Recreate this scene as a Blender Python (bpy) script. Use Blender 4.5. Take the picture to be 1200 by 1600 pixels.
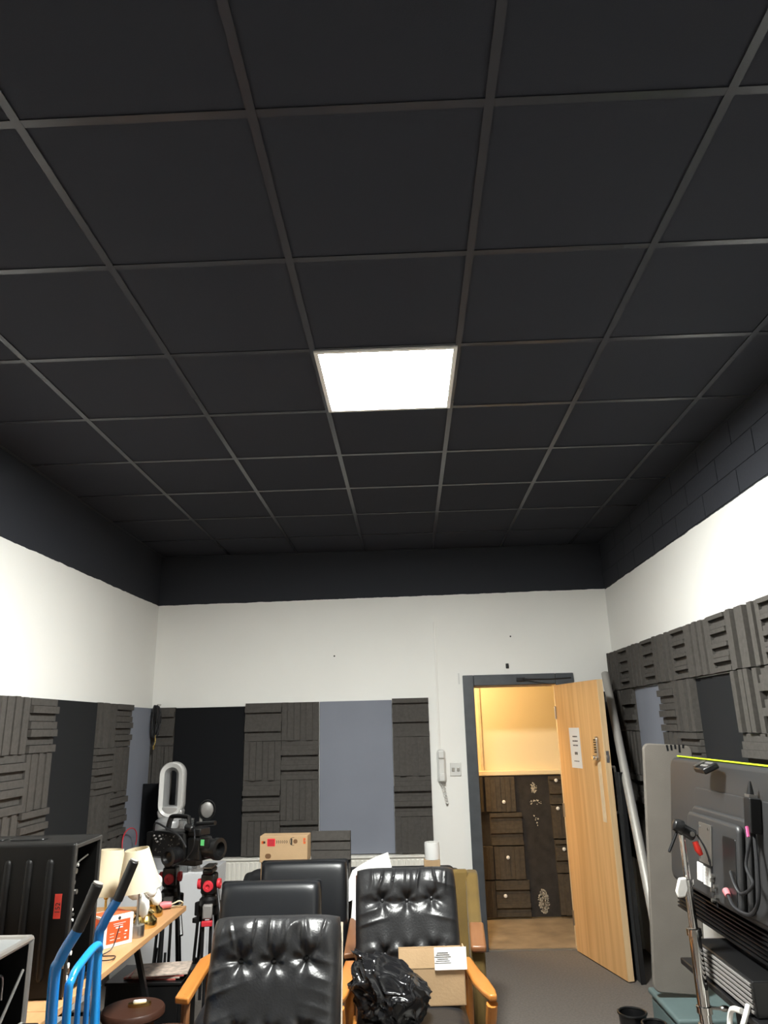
import bpy, bmesh, math, random
from mathutils import Vector, Matrix, noise
random.seed(7)
R = math.radians
PI = math.pi
for o in list(bpy.data.objects): bpy.data.objects.remove(o)
SC = bpy.context.scene
COL = SC.collection

# ------------------------------------------------------------------ camera
PITCH, YAW, ROLL = 0.2897, -0.0271, -0.0244
fw = Vector((math.sin(YAW)*math.cos(PITCH), math.cos(YAW)*math.cos(PITCH), math.sin(PITCH)))
r0 = Vector((math.cos(YAW), -math.sin(YAW), 0)); u0 = r0.cross(fw)
rr = r0*math.cos(ROLL) + u0*math.sin(ROLL); uu = -r0*math.sin(ROLL) + u0*math.cos(ROLL)
cam = bpy.data.cameras.new('camera'); cam.sensor_fit = 'VERTICAL'; cam.sensor_height = 36
cam.lens = 1125.2/1600*36; cam.clip_start = 0.02
co = bpy.data.objects.new('camera', cam); COL.objects.link(co)
M = Matrix((rr, uu, -fw)).transposed().to_4x4(); M.translation = (0, 0, 1.65)
co.matrix_world = M
SC.camera = co

# ------------------------------------------------------------------ world, exposure
w = bpy.data.worlds.new('world'); SC.world = w; w.use_nodes = True
w.node_tree.nodes['Background'].inputs[0].default_value = (0.02, 0.02, 0.022, 1)
w.node_tree.nodes['Background'].inputs[1].default_value = 0.1
vs = SC.view_settings
vs.view_transform = 'Standard'; vs.look = 'None'; vs.exposure = 0.0; vs.gamma = 1; vs.use_curve_mapping = False
LAMP = 240.0          # radiance of the lit ceiling panel
HALL = 100.0           # radiance of the corridor lamp

# ------------------------------------------------------------------ materials
MATS = {}
def mat(name, col, rough=0.6, metal=0.0, bump=0.0, scale=200.0, var=0.0, vscale=6.0, spec=0.5, coat=0.0, trans=0.0, alpha=1.0, sheen=0.0):
    if name in MATS: return MATS[name]
    m = bpy.data.materials.new(name); m.use_nodes = True; MATS[name] = m
    nt = m.node_tree; b = nt.nodes['Principled BSDF']
    b.inputs['Base Color'].default_value = (*col, 1); b.inputs['Roughness'].default_value = rough
    b.inputs['Metallic'].default_value = metal; b.inputs['Specular IOR Level'].default_value = spec
    b.inputs['Coat Weight'].default_value = coat; b.inputs['Transmission Weight'].default_value = trans
    b.inputs['Alpha'].default_value = alpha; b.inputs['Sheen Weight'].default_value = sheen
    tc = nt.nodes.new('ShaderNodeTexCoord')
    if bump > 0:
        n = nt.nodes.new('ShaderNodeTexNoise'); n.inputs['Scale'].default_value = scale; n.inputs['Detail'].default_value = 4
        nt.links.new(tc.outputs['Object'], n.inputs['Vector'])
        bp = nt.nodes.new('ShaderNodeBump'); bp.inputs['Strength'].default_value = bump; bp.inputs['Distance'].default_value = 0.004
        nt.links.new(n.outputs['Fac'], bp.inputs['Height']); nt.links.new(bp.outputs['Normal'], b.inputs['Normal'])
    if var > 0:
        n = nt.nodes.new('ShaderNodeTexNoise'); n.inputs['Scale'].default_value = vscale; n.inputs['Detail'].default_value = 6
        nt.links.new(tc.outputs['Object'], n.inputs['Vector'])
        rp = nt.nodes.new('ShaderNodeValToRGB')
        rp.color_ramp.elements[0].position = 0.3; rp.color_ramp.elements[1].position = 0.7
        rp.color_ramp.elements[0].color = (*[c*(1-var) for c in col], 1)
        rp.color_ramp.elements[1].color = (*[min(1, c*(1+var)) for c in col], 1)
        nt.links.new(n.outputs['Fac'], rp.inputs[0]); nt.links.new(rp.outputs[0], b.inputs['Base Color'])
    return m

def wood(name, c1, c2, rough=0.4, stretch=(30, 30, 1.2), scale=1.0):
    if name in MATS: return MATS[name]
    m = bpy.data.materials.new(name); m.use_nodes = True; MATS[name] = m
    nt = m.node_tree; b = nt.nodes['Principled BSDF']; b.inputs['Roughness'].default_value = rough
    tc = nt.nodes.new('ShaderNodeTexCoord'); mp = nt.nodes.new('ShaderNodeMapping'); mp.inputs['Scale'].default_value = stretch
    nt.links.new(tc.outputs['Object'], mp.inputs['Vector'])
    n = nt.nodes.new('ShaderNodeTexNoise'); n.inputs['Scale'].default_value = scale; n.inputs['Detail'].default_value = 8; n.inputs['Distortion'].default_value = 0.6
    nt.links.new(mp.outputs[0], n.inputs['Vector'])
    rp = nt.nodes.new('ShaderNodeValToRGB'); rp.color_ramp.elements[0].position = 0.32; rp.color_ramp.elements[1].position = 0.68
    rp.color_ramp.elements[0].color = (*c1, 1); rp.color_ramp.elements[1].color = (*c2, 1)
    nt.links.new(n.outputs['Fac'], rp.inputs[0]); nt.links.new(rp.outputs[0], b.inputs['Base Color'])
    bp = nt.nodes.new('ShaderNodeBump'); bp.inputs['Strength'].default_value = 0.08; bp.inputs['Distance'].default_value = 0.002
    nt.links.new(n.outputs['Fac'], bp.inputs['Height']); nt.links.new(bp.outputs['Normal'], b.inputs['Normal'])
    return m

def wall_paint(name, za, zx, zy, white=(0.865, 0.855, 0.82)):
    """emulsion below, matt black paint above a hand cut line at height za + zx*x + zy*y"""
    m = bpy.data.materials.new(name); m.use_nodes = True; nt = m.node_tree; b = nt.nodes['Principled BSDF']
    N = nt.nodes.new; L = nt.links.new
    ge = N('ShaderNodeNewGeometry'); sp = N('ShaderNodeSeparateXYZ'); L(ge.outputs['Position'], sp.inputs[0])
    def mth(op, a, c):
        q = N('ShaderNodeMath'); q.operation = op
        for i, v in enumerate((a, c)):
            if isinstance(v, (int, float)): q.inputs[i].default_value = v
            else: L(v, q.inputs[i])
        return q.outputs[0]
    nz = N('ShaderNodeTexNoise'); nz.inputs['Scale'].default_value = 9; nz.inputs['Detail'].default_value = 5; L(ge.outputs['Position'], nz.inputs['Vector'])
    edge = mth('ADD', mth('ADD', mth('MULTIPLY', sp.outputs[0], zx), mth('MULTIPLY', sp.outputs[1], zy)), za)
    edge = mth('ADD', edge, mth('MULTIPLY', mth('SUBTRACT', nz.outputs['Fac'], 0.5), 0.016))
    fac = mth('GREATER_THAN', sp.outputs[2], edge)
    n2 = N('ShaderNodeTexNoise'); n2.inputs['Scale'].default_value = 1.3; n2.inputs['Detail'].default_value = 8; L(ge.outputs['Position'], n2.inputs['Vector'])
    rp = N('ShaderNodeValToRGB'); rp.color_ramp.elements[0].position = 0.3; rp.color_ramp.elements[1].position = 0.7
    rp.color_ramp.elements[0].color = (*[c*0.965 for c in white], 1); rp.color_ramp.elements[1].color = (*white, 1)
    L(n2.outputs['Fac'], rp.inputs[0])
    mx = N('ShaderNodeMix'); mx.data_type = 'RGBA'; L(fac, mx.inputs['Factor']); L(rp.outputs[0], mx.inputs[6]); mx.inputs[7].default_value = (0.026, 0.028, 0.035, 1)
    L(mx.outputs[2], b.inputs['Base Color'])
    b.inputs['Roughness'].default_value = 0.75; b.inputs['Specular IOR Level'].default_value = 0.25
    n3 = N('ShaderNodeTexNoise'); n3.inputs['Scale'].default_value = 60; n3.inputs['Detail'].default_value = 3; L(ge.outputs['Position'], n3.inputs['Vector'])
    bp = N('ShaderNodeBump'); bp.inputs['Strength'].default_value = 0.12; bp.inputs['Distance'].default_value = 0.003; L(n3.outputs['Fac'], bp.inputs['Height']); L(bp.outputs['Normal'], b.inputs['Normal'])
    return m

def emit(name, col, s):
    m = bpy.data.materials.new(name); m.use_nodes = True; nt = m.node_tree
    nt.nodes.remove(nt.nodes['Principled BSDF']); e = nt.nodes.new('ShaderNodeEmission')
    e.inputs[0].default_value = (*col, 1); e.inputs[1].default_value = s
    nt.links.new(e.outputs[0], nt.nodes['Material Output'].inputs[0]); return m

BLACKPAINT = mat('black_paint', (0.026, 0.028, 0.035), 0.7, bump=0.3, scale=60, spec=0.3)
TILE = mat('black_ceiling_tile', (0.0255, 0.0275, 0.036), 0.85, bump=0.15, scale=300, spec=0.2)
GRID = mat('dark_grey_grid_bar', (0.036, 0.038, 0.046), 0.27, spec=0.42)
FOAM = mat('charcoal_foam', (0.078, 0.072, 0.066), 0.95, bump=0.6, scale=260, var=0.12, vscale=40, spec=0.15)
BLACKFAB = mat('black_fabric', (0.010, 0.0105, 0.012), 0.95, bump=0.3, scale=500, spec=0.1, sheen=0.05)
BLUEFAB = mat('blue_grey_fabric', (0.215, 0.228, 0.27), 0.95, bump=0.2, scale=400, var=0.04, vscale=3, spec=0.1)
CARPET = mat('grey_carpet', (0.155, 0.138, 0.124), 0.97, bump=0.9, scale=260, var=0.13, vscale=70, spec=0.1)
HALLFLOOR = mat('brown_screed', (0.24, 0.185, 0.125), 0.7, bump=0.2, scale=40, var=0.28, vscale=5)
CREAM = mat('cream_paint', (0.80, 0.66, 0.42), 0.6, bump=0.08, scale=60, spec=0.3)
FRAMEGREY = mat('slate_gloss_paint', (0.068, 0.075, 0.084), 0.38, var=0.15, vscale=12)
PINE = mat('pale_pine', (0.72, 0.56, 0.37), 0.5, var=0.1, vscale=20)
OAK = wood('oak_veneer', (0.62, 0.34, 0.135), (0.78, 0.47, 0.21), 0.42, (22, 22, 0.8))
OAKEDGE = wood('oak_lipping', (0.62, 0.42, 0.22), (0.74, 0.53, 0.31), 0.45, (22, 22, 0.8))
BEECH = wood('beech_laminate', (0.50, 0.265, 0.115), (0.58, 0.335, 0.16), 0.4, (18, 1.0, 18))
TEAK = wood('orange_teak', (0.44, 0.155, 0.028), (0.58, 0.235, 0.055), 0.3, (14, 1.5, 14))
BROWNWOOD = wood('brown_wood', (0.19, 0.075, 0.03), (0.29, 0.13, 0.055), 0.35, (14, 1.5, 14))
PALEFRAME = mat('pale_frame', (0.55, 0.47, 0.36), 0.5, var=0.1, vscale=10)
LEATHER = mat('black_leather', (0.014, 0.014, 0.015), 0.36, bump=0.25, scale=120, spec=0.55)
VINYL = mat('black_vinyl', (0.009, 0.010, 0.012), 0.36, bump=0.05, scale=200, spec=0.55)
OLIVE = mat('olive_upholstery', (0.135, 0.083, 0.017), 0.85, bump=0.4, scale=350, var=0.12, vscale=8, sheen=0.1)
SOFAFAB = mat('black_upholstery', (0.013, 0.013, 0.015), 0.8, bump=0.3, scale=300)
CARD = mat('cardboard', (0.50, 0.335, 0.185), 0.8, bump=0.15, scale=90, var=0.05, vscale=8)
CARDSHADED = mat('shaded_cardboard', (0.36, 0.22, 0.11), 0.85)  # darker cardboard, with the shade between the chairs put into its colour
PAPER = mat('white_paper', (0.83, 0.82, 0.80), 0.7)
INK = mat('black_ink', (0.03, 0.025, 0.02), 0.8)
REDINK = mat('red_ink', (0.80, 0.02, 0.04), 0.7)
ORANGEINK = mat('orange_ink', (0.75, 0.13, 0.025), 0.6)
BROWNINK = mat('brown_ink', (0.17, 0.085, 0.035), 0.8)
BLACKPL = mat('black_plastic', (0.007, 0.007, 0.0075), 0.33, bump=0.05, scale=300)
CASEPL = mat('black_case_plastic', (0.006, 0.0056, 0.0054), 0.5, bump=0.1, scale=220, spec=0.22)
TVPL = mat('tv_back_plastic', (0.030, 0.030, 0.031), 0.42, bump=0.1, scale=300)
BLACKMET = mat('black_metal', (0.012, 0.012, 0.013), 0.35, metal=0.2)
CHROME = mat('chrome', (0.82, 0.80, 0.77), 0.12, metal=1)
STEEL = mat('brushed_steel', (0.55, 0.53, 0.50), 0.32, metal=1)
ALU = mat('aluminium', (0.60, 0.58, 0.55), 0.38, metal=0.9)
BRASS = mat('brass', (0.62, 0.46, 0.17), 0.22, metal=1)
BLUEMET = mat('blue_enamel', (0.008, 0.175, 0.52), 0.28, coat=0.4)
REDPL = mat('red_plastic', (0.60, 0.03, 0.045), 0.4)
PINKPL = mat('pink_plastic', (0.62, 0.18, 0.20), 0.45)
GREENPL = mat('green_screen', (0.13, 0.60, 0.20), 0.4)
LIME = mat('lime_tape', (0.50, 0.72, 0.02), 0.5)
SHADE = mat('cream_lampshade', (0.66, 0.59, 0.42), 0.8, bump=0.1, scale=400)
WHITEPL = mat('white_plastic', (0.80, 0.78, 0.74), 0.4)
RADWHITE = mat('radiator_enamel', (0.80, 0.77, 0.70), 0.35)
PHONEGREY = mat('phone_grey_plastic', (0.66, 0.655, 0.63), 0.4)
SILVERPL = mat('fan_silver', (0.52, 0.52, 0.52), 0.32, metal=0.5)
FANWHITE = mat('fan_white', (0.70, 0.69, 0.67), 0.35)
GREYPL = mat('grey_plastic', (0.23, 0.22, 0.21), 0.5)
GREYBOARD = mat('grey_board', (0.165, 0.148, 0.128), 0.9, bump=0.2, scale=200, var=0.08, vscale=5)
CLEAR = mat('clear_plastic', (0.9, 0.92, 0.93), 0.08, trans=0.92)
TEAL = mat('teal_grey_plastic', (0.10, 0.145, 0.145), 0.6, var=0.08, vscale=4)
STOOLTOP = mat('brown_stool_leather', (0.052, 0.021, 0.013), 0.4, bump=0.1, scale=120)
BAGPL = mat('bin_bag_plastic', (0.008, 0.008, 0.009), 0.2, bump=0.25, scale=14, spec=0.6)
WHITEGLASS = mat('white_glass', (0.85, 0.84, 0.80), 0.15)
GLUE = mat('dried_adhesive', (0.62, 0.56, 0.46), 0.8, bump=0.5, scale=80)
CABLE = mat('black_cable', (0.012, 0.012, 0.014), 0.5)
MAGA = mat('magazine_red', (0.50, 0.12, 0.10), 0.4, var=0.5, vscale=30)
MAGB = mat('magazine_pale', (0.55, 0.45, 0.38), 0.4, var=0.4, vscale=30)

# ------------------------------------------------------------------ mesh helpers
class MB:
    def __init__(s): s.bm = bmesh.new()
    def raw(s, vs_, fs, T=None):
        v = [s.bm.verts.new(T @ Vector(p) if T is not None else Vector(p)) for p in vs_]
        for f in fs:
            try: s.bm.faces.new([v[i] for i in f])
            except ValueError: pass
        return s
    def box(s, c, d, rot=None):
        hx, hy, hz = d[0]/2, d[1]/2, d[2]/2
        P = [(-hx,-hy,-hz),(hx,-hy,-hz),(hx,hy,-hz),(-hx,hy,-hz),(-hx,-hy,hz),(hx,-hy,hz),(hx,hy,hz),(-hx,hy,hz)]
        T = Matrix.Translation(c)
        if rot is not None: T = T @ (Matrix.Rotation(rot[2],4,'Z') @ Matrix.Rotation(rot[1],4,'Y') @ Matrix.Rotation(rot[0],4,'X'))
        return s.raw(P, [(0,3,2,1),(4,5,6,7),(0,1,5,4),(1,2,6,5),(2,3,7,6),(3,0,4,7)], T)
    def b2(s, x0, x1, y0, y1, z0, z1): return s.box(((x0+x1)/2,(y0+y1)/2,(z0+z1)/2),(x1-x0,y1-y0,z1-z0))
    def tube(s, path, r, n=10, closed=False, flat=1.0):
        P = [Vector(p) for p in path]; m = len(P); rs = r if isinstance(r,(list,tuple)) else [r]*m
        def tan(i):
            if closed: return (P[(i+1)%m]-P[i-1]).normalized()
            return (P[min(i+1,m-1)]-P[max(i-1,0)]).normalized()
        t = tan(0); a = t.orthogonal().normalized(); rings = []; prev = t
        for i in range(m):
            t = tan(i); q = prev.rotation_difference(t); a = q @ a; a = (a - t*a.dot(t)).normalized(); b = t.cross(a); prev = t
            rings.append([s.bm.verts.new(P[i] + (a*math.cos(2*PI*k/n)*flat + b*math.sin(2*PI*k/n))*rs[i]) for k in range(n)])
        for i in range(m if closed else m-1):
            A, B = rings[i], rings[(i+1)%m]
            for k in range(n): s.bm.faces.new((A[k],A[(k+1)%n],B[(k+1)%n],B[k]))
        if not closed:
            s.bm.faces.new(rings[0][::-1]); s.bm.faces.new(rings[-1])
        return s
    def lathe(s, prof, n=28, c=(0,0,0), T=None, capb=True, capt=True):
        rings = []
        for (r, z) in prof:
            ring = []
            for k in range(n):
                v = Vector((max(r,1e-4)*math.cos(2*PI*k/n), max(r,1e-4)*math.sin(2*PI*k/n), z))
                if T is not None: v = T @ v
                ring.append(s.bm.verts.new(v + Vector(c)))
            rings.append(ring)
        for A, B in zip(rings, rings[1:]):
            for k in range(n): s.bm.faces.new((A[k],A[(k+1)%n],B[(k+1)%n],B[k]))
        if capb: s.bm.faces.new(rings[0][::-1])
        if capt: s.bm.faces.new(rings[-1])
        return s
    def cyl(s, a, b, r, n=16, r2=None): return s.tube([a, b], [r, r if r2 is None else r2], n)
    def prism(s, poly, t, T=None):
        """poly in xy, extruded z 0..t, then T"""
        n = len(poly); V = [(x,y,0) for x,y in poly]+[(x,y,t) for x,y in poly]
        F = [tuple(range(n))[::-1], tuple(range(n,2*n))]+[(i,(i+1)%n,n+(i+1)%n,n+i) for i in range(n)]
        return s.raw(V, F, T)
    def sphere(s, c, r, sx=1, sy=1, sz=1, n=16):
        T = Matrix.Translation(c) @ Matrix.Diagonal((r*sx, r*sy, r*sz, 1))
        bmesh.ops.create_uvsphere(s.bm, u_segments=n, v_segments=max(8,n*3//4), radius=1, matrix=T); return s
    def mesh(s, name, ang=35):
        bmesh.ops.recalc_face_normals(s.bm, faces=s.bm.faces)
        me = bpy.data.meshes.new(name); s.bm.to_mesh(me); s.bm.free()
        for p in me.polygons: p.use_smooth = True
        me.set_sharp_from_angle(angle=R(ang)); return me
    def build(s, name, m, parent=None, bev=0, seg=2, loc=(0,0,0), rz=0, ang=35, label=None):
        me = s.mesh(name, ang); me.materials.append(m)
        o = bpy.data.objects.new(name, me); COL.objects.link(o); o.location = loc; o.rotation_euler = (0,0,rz)
        if parent: o.parent = parent
        if bev:
            b = o.modifiers.new('bevel','BEVEL'); b.width = bev; b.segments = seg; b.limit_method = 'ANGLE'; b.angle_limit = R(40)
        if label: o['label'] = label
        return o

def inst(me, name, m, parent, loc, rot=(0,0,0), sc=(1,1,1)):
    if not me.materials: me.materials.append(m)
    o = bpy.data.objects.new(name, me); COL.objects.link(o); o.parent = parent
    o.location = loc; o.rotation_euler = rot; o.scale = sc; return o
def tag(o, label, cat, group=None):
    o['label'] = label; o['category'] = cat
    if group: o['group'] = group
    return o
def thing(name, label, cat, loc=(0,0,0), rz=0, group=None):
    o = bpy.data.objects.new(name, None); COL.objects.link(o); o.empty_display_size = 0.05
    o.location = loc; o.rotation_euler = (0,0,rz); return tag(o, label, cat, group)
def struct(o, label, cat=None):
    o['kind'] = 'structure'; o['label'] = label
    o['category'] = cat or o.name.split('_')[0]; return o
def bez(pts, n=8):
    """Catmull-Rom through pts"""
    P = [Vector(p) for p in pts]; P = [2*P[0]-P[1]]+P+[2*P[-1]-P[-2]]; out = []
    for i in range(1, len(P)-2):
        for k in range(n):
            t = k/n; a,b,c,d = P[i-1:i+3]
            out.append(0.5*((2*b)+(c-a)*t+(2*a-5*b+4*c-d)*t*t+(3*b-a-3*c+d)*t**3))
    out.append(P[-2]); return out
def rrect(w, h, r, n=6):
    out = []
    for (cx, cy, a0) in ((w/2-r,h/2-r,0),(-w/2+r,h/2-r,90),(-w/2+r,-h/2+r,180),(w/2-r,-h/2+r,270)):
        for k in range(n+1):
            a = R(a0+90*k/n); out.append((cx+r*math.cos(a), cy+r*math.sin(a)))
    return out
def text_mesh(s, size, depth=0.0006):
    c = bpy.data.curves.new('t','FONT'); c.body = s; c.size = size; c.extrude = depth; c.align_x = 'CENTER'; c.align_y = 'CENTER'
    o = bpy.data.objects.new('t', c); COL.objects.link(o)
    dg = bpy.context.evaluated_depsgraph_get(); me = bpy.data.meshes.new_from_object(o.evaluated_get(dg))
    bpy.data.objects.remove(o); bpy.data.curves.remove(c); return me

# ------------------------------------------------------------------ room shell
XL, XR, YB, YF, ZC = -2.158, 1.719, 6.2, -1.553, 3.146
TH = 0.12
m = MB(); m.b2(XL-TH, XR+TH, YF-TH, YB+0.05, -0.1, 0.0)
struct(m.build('floor', CARPET), 'grey carpeted floor of the room')
m = MB(); m.b2(XL-TH, XL, YF-TH, YB+TH, 0, 3.3)
wl = struct(m.build('wall_left', wall_paint('wall_left_paint', 2.628, 0, 0.0126)), 'white left wall with black painted top band')
m = MB(); m.b2(XR, XR+TH, YF-TH, YB+TH, 0, 3.3)
wr = struct(m.build('wall_right', wall_paint('wall_right_paint', 2.738, 0, 0.0)), 'white right wall with black painted blockwork band')
m = MB(); m.b2(XL, XR, YF-TH, YF, 0, 3.3)
struct(m.build('wall_front', wall_paint('wall_front_paint', 2.72, 0, 0)), 'white wall behind the viewer')
DX0, DX1, DZ = 0.50, 1.245, 1.975
m = MB(); m.b2(XL, DX0, YB, YB+TH, 0, 3.3); m.b2(DX1, XR, YB, YB+TH, 0, 3.3); m.b2(DX0, DX1, YB, YB+TH, DZ, 3.3)
wb = struct(m.build('wall_back', wall_paint('wall_back_paint', 2.728, 0.0098, 0)), 'white back wall with black painted top band and doorway')
# painted blocks of the band on the right wall, lightly proud
bk = MB(); bk.box((0,0,0),(0.434,0.008,0.128)); bkm = bk.mesh('block')
for row in range(3):
    y = YB-0.01-(0.22 if row % 2 else 0.0)
    k = 0
    while y > 0.6:
        inst(bkm, 'block', BLACKPAINT, wr, (XR-0.0005, y-0.22, 2.81+0.135*row), (0,0,PI/2)); y -= 0.442
# ceiling with lay-in tiles and bars
m = MB(); m.b2(XL-TH, XR+TH, YF-TH, YB+TH, 3.3, 3.4)
ce = struct(m.build('ceiling', BLACKPAINT), 'black suspended ceiling of square tiles in a dark grey grid')
XS = [XL,-1.55,-0.95,-0.35,0.25,0.85,1.45,XR]
YS = [YF+0.6*k for k in range(13)]+[YB]
tm = MB(); tm.box((0,0,0.008),(0.594,0.594,0.016)); tm = tm.mesh('ceiling_tile')
for i in range(7):
    for j in range(13):
        if i == 3 and j == 7: continue
        x0,x1,y0,y1 = XS[i],XS[i+1],YS[j],YS[j+1]
        inst(tm,'ceiling_tile',TILE,ce,((x0+x1)/2,(y0+y1)/2,ZC+0.002),(0,0,0),((x1-x0-0.006)/0.594,(y1-y0-0.006)/0.594,1))
gm = MB(); gm.box((0,0,0),(0.024,YB-YF-0.002,0.004)); gm = gm.mesh('grid_bar')
for x in XS[1:-1]: inst(gm,'grid_bar',GRID,ce,(x,(YB+YF)/2,ZC-0.001))
cm = MB(); cm.box((0,0,0),(0.576,0.024,0.003)); cm = cm.mesh('cross_bar')
for i in range(7):
    for y in YS[1:-1]:
        a = XS[i]+(0.012 if i else 0); b_ = XS[i+1]-(0.012 if i < 6 else 0)
        inst(cm,'cross_bar',GRID,ce,((a+b_)/2,y,ZC-0.0006),(0,0,0),((b_-a)/0.576,1,1))
m = MB()
m.b2(XL,XL+0.022,YF,YB,ZC-0.004,ZC-0.001); m.b2(XR-0.022,XR,YF,YB,ZC-0.004,ZC-0.001); m.b2(XL+0.022,XR-0.022,YB-0.022,YB,ZC-0.004,ZC-0.001); m.b2(XL+0.022,XR-0.022,YF,YF+0.022,ZC-0.004,ZC-0.001)
m.build('edge_trim', BLACKPAINT, ce)
# lit panel
def panel_light(x, y, label, e):
    t = thing('ceiling_light', label, 'light', (x, y, ZC))
    q = MB()
    for s in (-1,1):
        q.box((s*0.288,0,-0.004),(0.018,0.594,0.012)); q.box((0,s*0.288,-0.004),(0.558,0.018,0.012))
    q.build('frame', WHITEPL, t)
    q = MB(); q.box((0,0,-0.001),(0.558,0.558,0.004)); q.build('diffuser', e, t)
    q = MB(); q.box((0,0,0.03),(0.57,0.57,0.05)); q.build('housing', ALU, t)
    return t
EL = emit('lit_diffuser', (0.985, 1.0, 0.955), LAMP)
panel_light(-0.05, 2.947, 'square white lit panel set in the black ceiling grid', EL)

# ------------------------------------------------------------------ acoustic foam
def foam_mesh(prof, frame=False, seed=0, gap=0.0006):
    q = MB(); S = 0.302; n = len(prof); wd = S/n; rnd = random.Random(seed)
    q.box((0,-0.006,0),(S,0.012,S))
    for k, h in enumerate(prof):
        z = S/2-wd*(k+0.5); hh = h+rnd.uniform(-.0015,.0015)
        if frame:
            q.box((0,-0.012-hh/2+0.0,z),(S*0.70,hh,wd-0.003))
        else:
            q.box((rnd.uniform(-.002,.002),-0.012-hh/2,z),(S-0.002,hh,wd-gap))
    if frame:
        for s in (-1,1): q.box((s*S*0.427,-0.0255,0),(S*0.142,0.027,S))
    return q.mesh('foam_tile', 30)
FH = [foam_mesh([.030,.040,.012,.020,.030,.040,.012,.022],seed=1), foam_mesh([.040,.014,.022,.032,.040,.012,.022,.030],seed=2), foam_mesh([.022,.032,.040,.012,.026,.040,.012,.026],seed=3)]
FS = [foam_mesh([.042,.022,.042,.026,.030,.042,.022,.036],seed=11,gap=0.0035), foam_mesh([.026,.042,.024,.036,.042,.020,.042],seed=12,gap=0.0035), foam_mesh([.040,.024,.034,.042,.022,.040,.028],seed=13,gap=0.0035)]
FV = [foam_mesh([.034,.040,.030,.036,.026,.036,.024],seed=4), foam_mesh([.026,.036,.020,.034,.040,.024],seed=5)]
FR = [foam_mesh([.036,.012,.027,.036,.012,.024,.036,.012,.030,.036,.012,.030],True,seed=6)]
FW = [foam_mesh([.040,.014,.040,.040,.014,.040],seed=8,gap=0.0035)]
def foam_panel(label, origin, rz, tiles, group='foam tile panels on the walls'):
    """tiles: (x centre, z centre, width, height, kind, variant, upright)"""
    t = thing('acoustic_foam_panel', label, 'acoustic panel', origin, rz, group)
    for (x, z, wd, h, lib, v, up) in tiles:
        me = lib[v % len(lib)]
        if up: inst(me,'foam_tile',FOAM,t,(x,0,z),(0,PI/2*(1 if v%2 else -1),0),(h/0.302,1,wd/0.302))
        else: inst(me,'foam_tile',FOAM,t,(x,0,z),(0,0,0),(wd/0.302,1,h/0.302))
    return t
def fabric_panel(label, origin, rz, wd, h, m_, t=0.022):
    q = MB(); q.b2(0,wd,-t,0,0,h); o = q.build('fabric_panel', m_, None, 0.005, 2, origin, rz)
    return tag(o, label, 'acoustic panel', 'fabric panels on the walls')
g = 0.0015
# back wall: x to the right
T = []
zt = 1.862
for r_ in range(4):
    for c in range(2):
        hh = 0.302 if r_ < 3 else 0.255
        T.append((-1.208+0.307*c, zt-0.303*r_-hh/2, 0.305, hh, FV if (r_+c)%2 else FH, r_+c, (r_+c)%2 == 1))
foam_panel('foam panel two tiles wide between the black and blue-grey panels on the back wall', (0,YB-g,0), 0, T)
def strip(label, x, zt_, wd, v0):
    T = []
    for r_ in range(4):
        hh = 0.302 if r_ < 3 else zt_-0.909-0.697
        T.append((x, zt_-0.303*r_-hh/2, wd, hh, FV if r_%2 else FH, r_+(v0 if r_ == 0 else 0), r_%2 == 1))
    foam_panel(label, (0,YB-g,0), 0, T)
strip('narrow foam tile strip between the blue-grey panel and the wall phone', 0.010, 1.872, 0.300, 1)
strip('thin foam tile strip in the left back corner beside the hanging black cable', -2.045, 1.845, 0.19, 0)
fabric_panel('black fabric panel on the back wall behind the silver bladeless fan', (-1.950,YB-g,0.695), 0, 0.583, 1.145, BLACKFAB)
fabric_panel('blue-grey fabric panel in the middle of the back wall', (-0.742,YB-g,0.695), 0, 0.600, 1.167, BLUEFAB)
# left wall: local x -> world +Y
T = []
for r_ in range(4):
    for c in range(2):
        up = (r_+c)%2 == 0; hh = 0.302 if r_ < 3 else 0.165
        T.append((3.955+0.318*c, 1.855-0.303*r_-hh/2, 0.312, hh, FV if up else FS, r_+c, up))
foam_panel('foam tile panel on the left wall above the ribbed black case', (XL+g,0,0), PI/2, T)
T = []
for r_ in range(4):
    for c in range(2):
        up = (r_+c)%2 == 0
        T.append((5.205+0.300*c, 1.857-0.152-0.303*r_, 0.298, 0.302, FV if up else FS, r_+c+1, up))
foam_panel('foam tile panel on the left wall between the black and blue-grey panels', (XL+g,0,0), PI/2, T)
fabric_panel('black fabric panel on the left wall between two foam panels', (XL+g,4.436,0.745), PI/2, 0.614, 1.11, BLACKFAB)
fabric_panel('blue-grey fabric panel on the left wall beside the corner cable', (XL+g,5.66,0.62), PI/2, 0.49, 1.222, BLUEFAB)
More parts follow.
